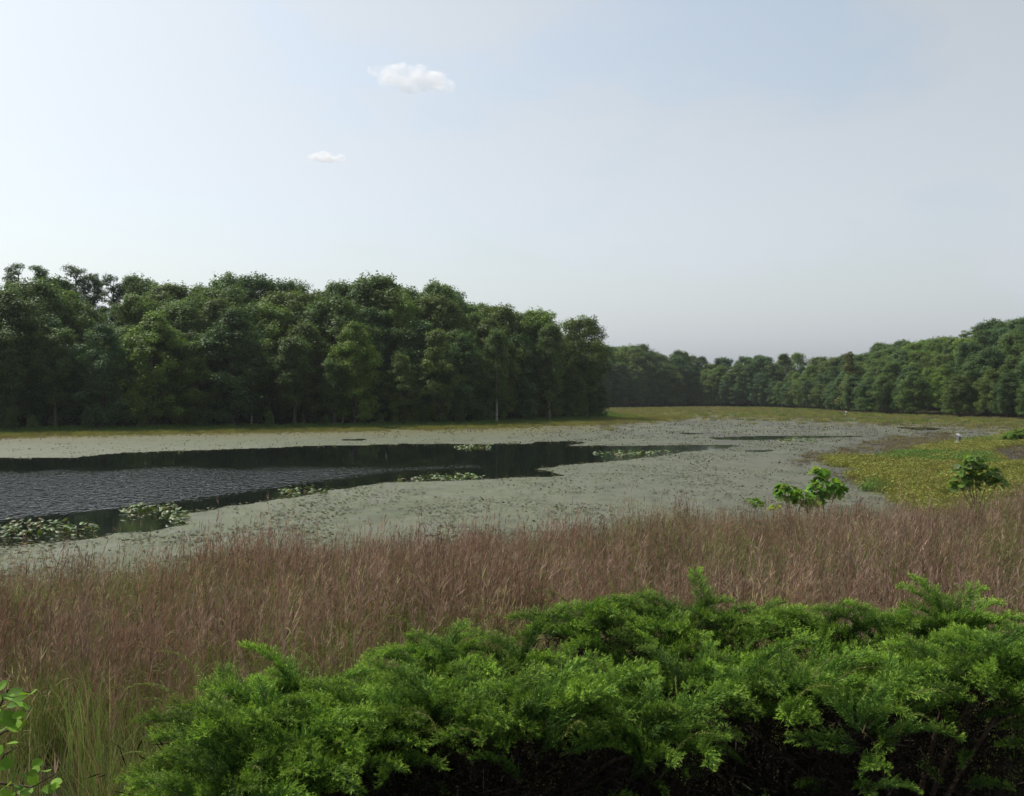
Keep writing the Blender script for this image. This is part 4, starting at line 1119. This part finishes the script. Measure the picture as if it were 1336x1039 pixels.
juniper(640, 5.8, [(600, 850, 6.1, .5, .4, 24), (560, 838, 6.2, .3, .3, 12), (690, 855, 6.1, .5, .4, 24), (745, 880, 5.9, .45, .4, 20), (490, 893, 5.7, .5, .4, 24), (570, 885, 5.8, .5, .4, 24), (655, 905, 5.5, .5, .4, 24), (570, 928, 5.15, .5, .32, 20), (690, 925, 5.1, .42, .32, 18),
                   (480, 935, 5.2, .45, .35, 22), (770, 925, 5.4, .4, .35, 16), (840, 935, 5.2, .4, .3, 14), (850, 965, 5.1, .22, .2, 6)],
        'middle juniper with layered bright green boughs in front of the grass', 2,
        [(550, 830, 6.0, 2.9, 0.3, 0.8), (620, 830, 6.0, 0.5, 0.3, 0.7), (700, 835, 6.0, 0.2, 0.2, 0.7), (540, 930, 4.9, -0.9, -0.4, 0.6), (600, 950, 4.8, -0.6, -0.5, 0.5), (660, 870, 5.4, 1.0, 0.5, 0.5), (730, 850, 5.7, 0.3, 0.4, 0.5)])
juniper(330, 5.2, [(290, 925, 5.4, .5, .35, 26), (380, 925, 5.4, .45, .35, 24), (430, 905, 5.6, .4, .35, 20), (250, 975, 5.0, .35, .3, 18), (270, 1010, 4.7, .4, .3, 20), (350, 995, 4.8, .4, .3, 20), (420, 965, 5.0, .4, .3, 18), (320, 955, 5.1, .4, .3, 20), (230, 1040, 4.5, .3, .3, 14)],
        'low spreading juniper at the left end with long yellow tips', 3,
        [(240, 910, 5.3, math.pi, 0.0, 1.0), (270, 890, 5.3, 2.9, 0.35, 1.0), (235, 925, 5.2, 3.2, 0.0, 0.8), (230, 960, 4.9, 2.9, 0.15, 0.7), (220, 1000, 4.6, 3.1, 0.1, 0.7), (330, 1000, 4.4, -1.2, -0.2, 0.6), (420, 880, 5.5, 2.6, 0.3, 0.8)])
juniper(1180, 5.7, [(1290, 875, 5.6, .45, .4, 22), (1345, 890, 5.5, .4, .35, 18), (1150, 912, 5.4, .3, .25, 12), (1065, 890, 5.6, .5, .35, 20), (980, 893, 5.6, .45, .35, 18), (900, 890, 5.7, .45, .35, 18), (1240, 882, 5.7, .4, .35, 16), (1130, 930, 5.2, .2, .2, 6)],
        'right front juniper with dark hollows under its green boughs', 4,
        [(1090, 890, 5.2, -0.2, 0.05, 0.9), (1060, 885, 5.2, 0.2, 0.2, 0.8), (1190, 905, 5.1, -0.3, -0.2, 0.6), (1160, 850, 5.8, 0.8, 0.9, 0.5)])

# ------------------------------------------------------------------ round-leaved shrub at the lower left corner
LEAF_R = [round_leaf(20, (0.17, 0.31, 0.035)), round_leaf(21, (0.21, 0.37, 0.04)), round_leaf(22, (0.13, 0.26, 0.03))]
r = np.random.default_rng(21)
Yc = 3.4
xc = (-45 - CX) / FPX * Yc; zc = gz(xc, Yc)
e = ob('round_leaved_shrub', None, loc=(xc, Yc, zc)); tag(e, 'shrub with round bright green leaves reaching in at the lower left corner', 'shrub')
org = np.array((xc, Yc, zc))
for pts_ in ([(-45, 1200), (-20, 960), (10, 900), (45, 905)], [(-45, 1200), (-30, 980), (5, 955), (30, 945)], [(-40, 1200), (-20, 1030), (5, 985), (22, 975)], [(-60, 1200), (-20, 1020), (40, 1028), (72, 1010)]):
    pth = np.array([at(a, b, Yc + 0.02 * k) - org for k, (a, b) in enumerate(pts_)])
    t_ = np.linspace(0, 1, 10); pth = np.stack([np.interp(t_, np.linspace(0, 1, 4), pth[:, q]) for q in range(3)], -1)
    V, F = tube(pth, np.linspace(0.008, 0.002, 10), 6)
    ob('stem', mesh_np('stem', V, F, mat=M_twig, smooth_sh=True), e)
for (a, b, s) in [(6, 898, .05), (22, 908, .055), (42, 910, .055), (28, 918, .05), (-10, 905, .06), (5, 930, .075), (-12, 935, .08), (22, 940, .06), (40, 946, .055), (12, 950, .06), (2, 975, .05), (14, 972, .045), (-8, 985, .05), (4, 1000, .05), (-14, 1010, .06),
                  (66, 1006, .042), (74, 1020, .04), (52, 1020, .045), (40, 1030, .05), (20, 1024, .05), (60, 1034, .045), (5, 1034, .05), (30, 1042, .05)] + [(r.uniform(-20, 34), r.uniform(893, 960), r.uniform(.035, .055)) for _ in range(14)] + [(r.uniform(0, 76), r.uniform(1000, 1039), r.uniform(.03, .045)) for _ in range(12)]:
    o = ob('leaf', LEAF_R[r.integers(3)], e, loc=tuple(at(a - 8, b, Yc + r.uniform(-0.06, 0.06)) - org), rot=(r.normal(0.5, 0.4), r.normal(0.1, 0.4), r.uniform(-1.6, 0.8))); o.scale = (s, s, s)

# ------------------------------------------------------------------ two small clouds, far off and high
def cloud(name, px, py, D, w, h, seed, label, dens):
    import bmesh
    r = np.random.default_rng(seed)
    bm = bmesh.new()
    for k in range(16):
        u = -0.9 + 1.8 * (k + r.uniform(0, 1)) / 16
        rad = h * 0.42 * (1 - 0.45 * abs(u)) * (1.15 if abs(u + 0.45) < 0.3 else 0.9) * r.uniform(0.7, 1.15)
        M = Matrix.Translation((u * w * 0.5, r.uniform(-0.25, 0.25) * w, h * r.uniform(-0.2, 0.3) * (1 - abs(u)) - 0.1 * h * u)) @ Matrix.Diagonal((1.35, 1.2, 0.85, 1))
        bmesh.ops.create_icosphere(bm, subdivisions=2, radius=rad, matrix=M)
    me = bpy.data.meshes.new(name); bm.to_mesh(me); bm.free()
    m, t, l = new_mat('cloud_vapour_%d' % seed)
    out = N(t, 'ShaderNodeOutputMaterial'); pv = N(t, 'ShaderNodeVolumePrincipled')
    pv.inputs['Color'].default_value = (0.99, 0.99, 1.0, 1); pv.inputs['Anisotropy'].default_value = 0.2
    tc = N(t, 'ShaderNodeTexCoord'); no = N(t, 'ShaderNodeTexNoise'); no.inputs['Scale'].default_value = 7.0 / w; no.inputs['Detail'].default_value = 5
    mr = N(t, 'ShaderNodeMapRange'); mr.inputs['From Min'].default_value = 0.39; mr.inputs['From Max'].default_value = 0.66; mr.inputs['To Max'].default_value = dens
    l(tc.outputs['Object'], no.inputs['Vector']); l(no.outputs['Fac'], mr.inputs['Value']); l(mr.outputs[0], pv.inputs['Density']); l(pv.outputs[0], out.inputs['Volume'])
    me.materials.append(m)
    o = ob(name, me, loc=tuple(at(px, py, D)))
    rm = o.modifiers.new('merge', 'REMESH'); rm.mode = 'VOXEL'; rm.voxel_size = w / 60
    sm = o.modifiers.new('soften', 'SMOOTH'); sm.iterations = 4; sm.factor = 0.5
    tag(o, label, 'cloud')
    return o
cloud('cloud', 540, 104, 1700, 150, 55, 1, 'small puffy cumulus cloud with a grey base, larger of the two clouds', 0.036)
cloud('cloud', 428, 207, 1900, 82, 26, 2, 'tiny flat white cloud low in the sky, smaller of the two clouds', 0.09)
# ------------------------------------------------------------------ the day's haze
def haze_box(x0, x1, y0, y1, z0, z1, dens):
    V = [(x, y, z) for x in (x0, x1) for y in (y0, y1) for z in (z0, z1)]
    F = [(0, 1, 3, 2), (4, 6, 7, 5), (0, 4, 5, 1), (2, 3, 7, 6), (0, 2, 6, 4), (1, 5, 7, 3)]
    me = bpy.data.meshes.new('haze'); me.from_pydata(V, [], F)
    m, t, l = new_mat('haze')
    out = N(t, 'ShaderNodeOutputMaterial'); pv = N(t, 'ShaderNodeVolumePrincipled')
    pv.inputs['Color'].default_value = (0.9, 0.95, 1.0, 1); pv.inputs['Density'].default_value = dens; pv.inputs['Anisotropy'].default_value = 0.3
    l(pv.outputs[0], out.inputs['Volume'])
    me.materials.append(m)
    o = ob('haze', me); tag(o, 'thin summer haze over the pond', kind='stuff')
haze_box(-910, 910, -610, 1210, -2.2, 48, 0.00009)
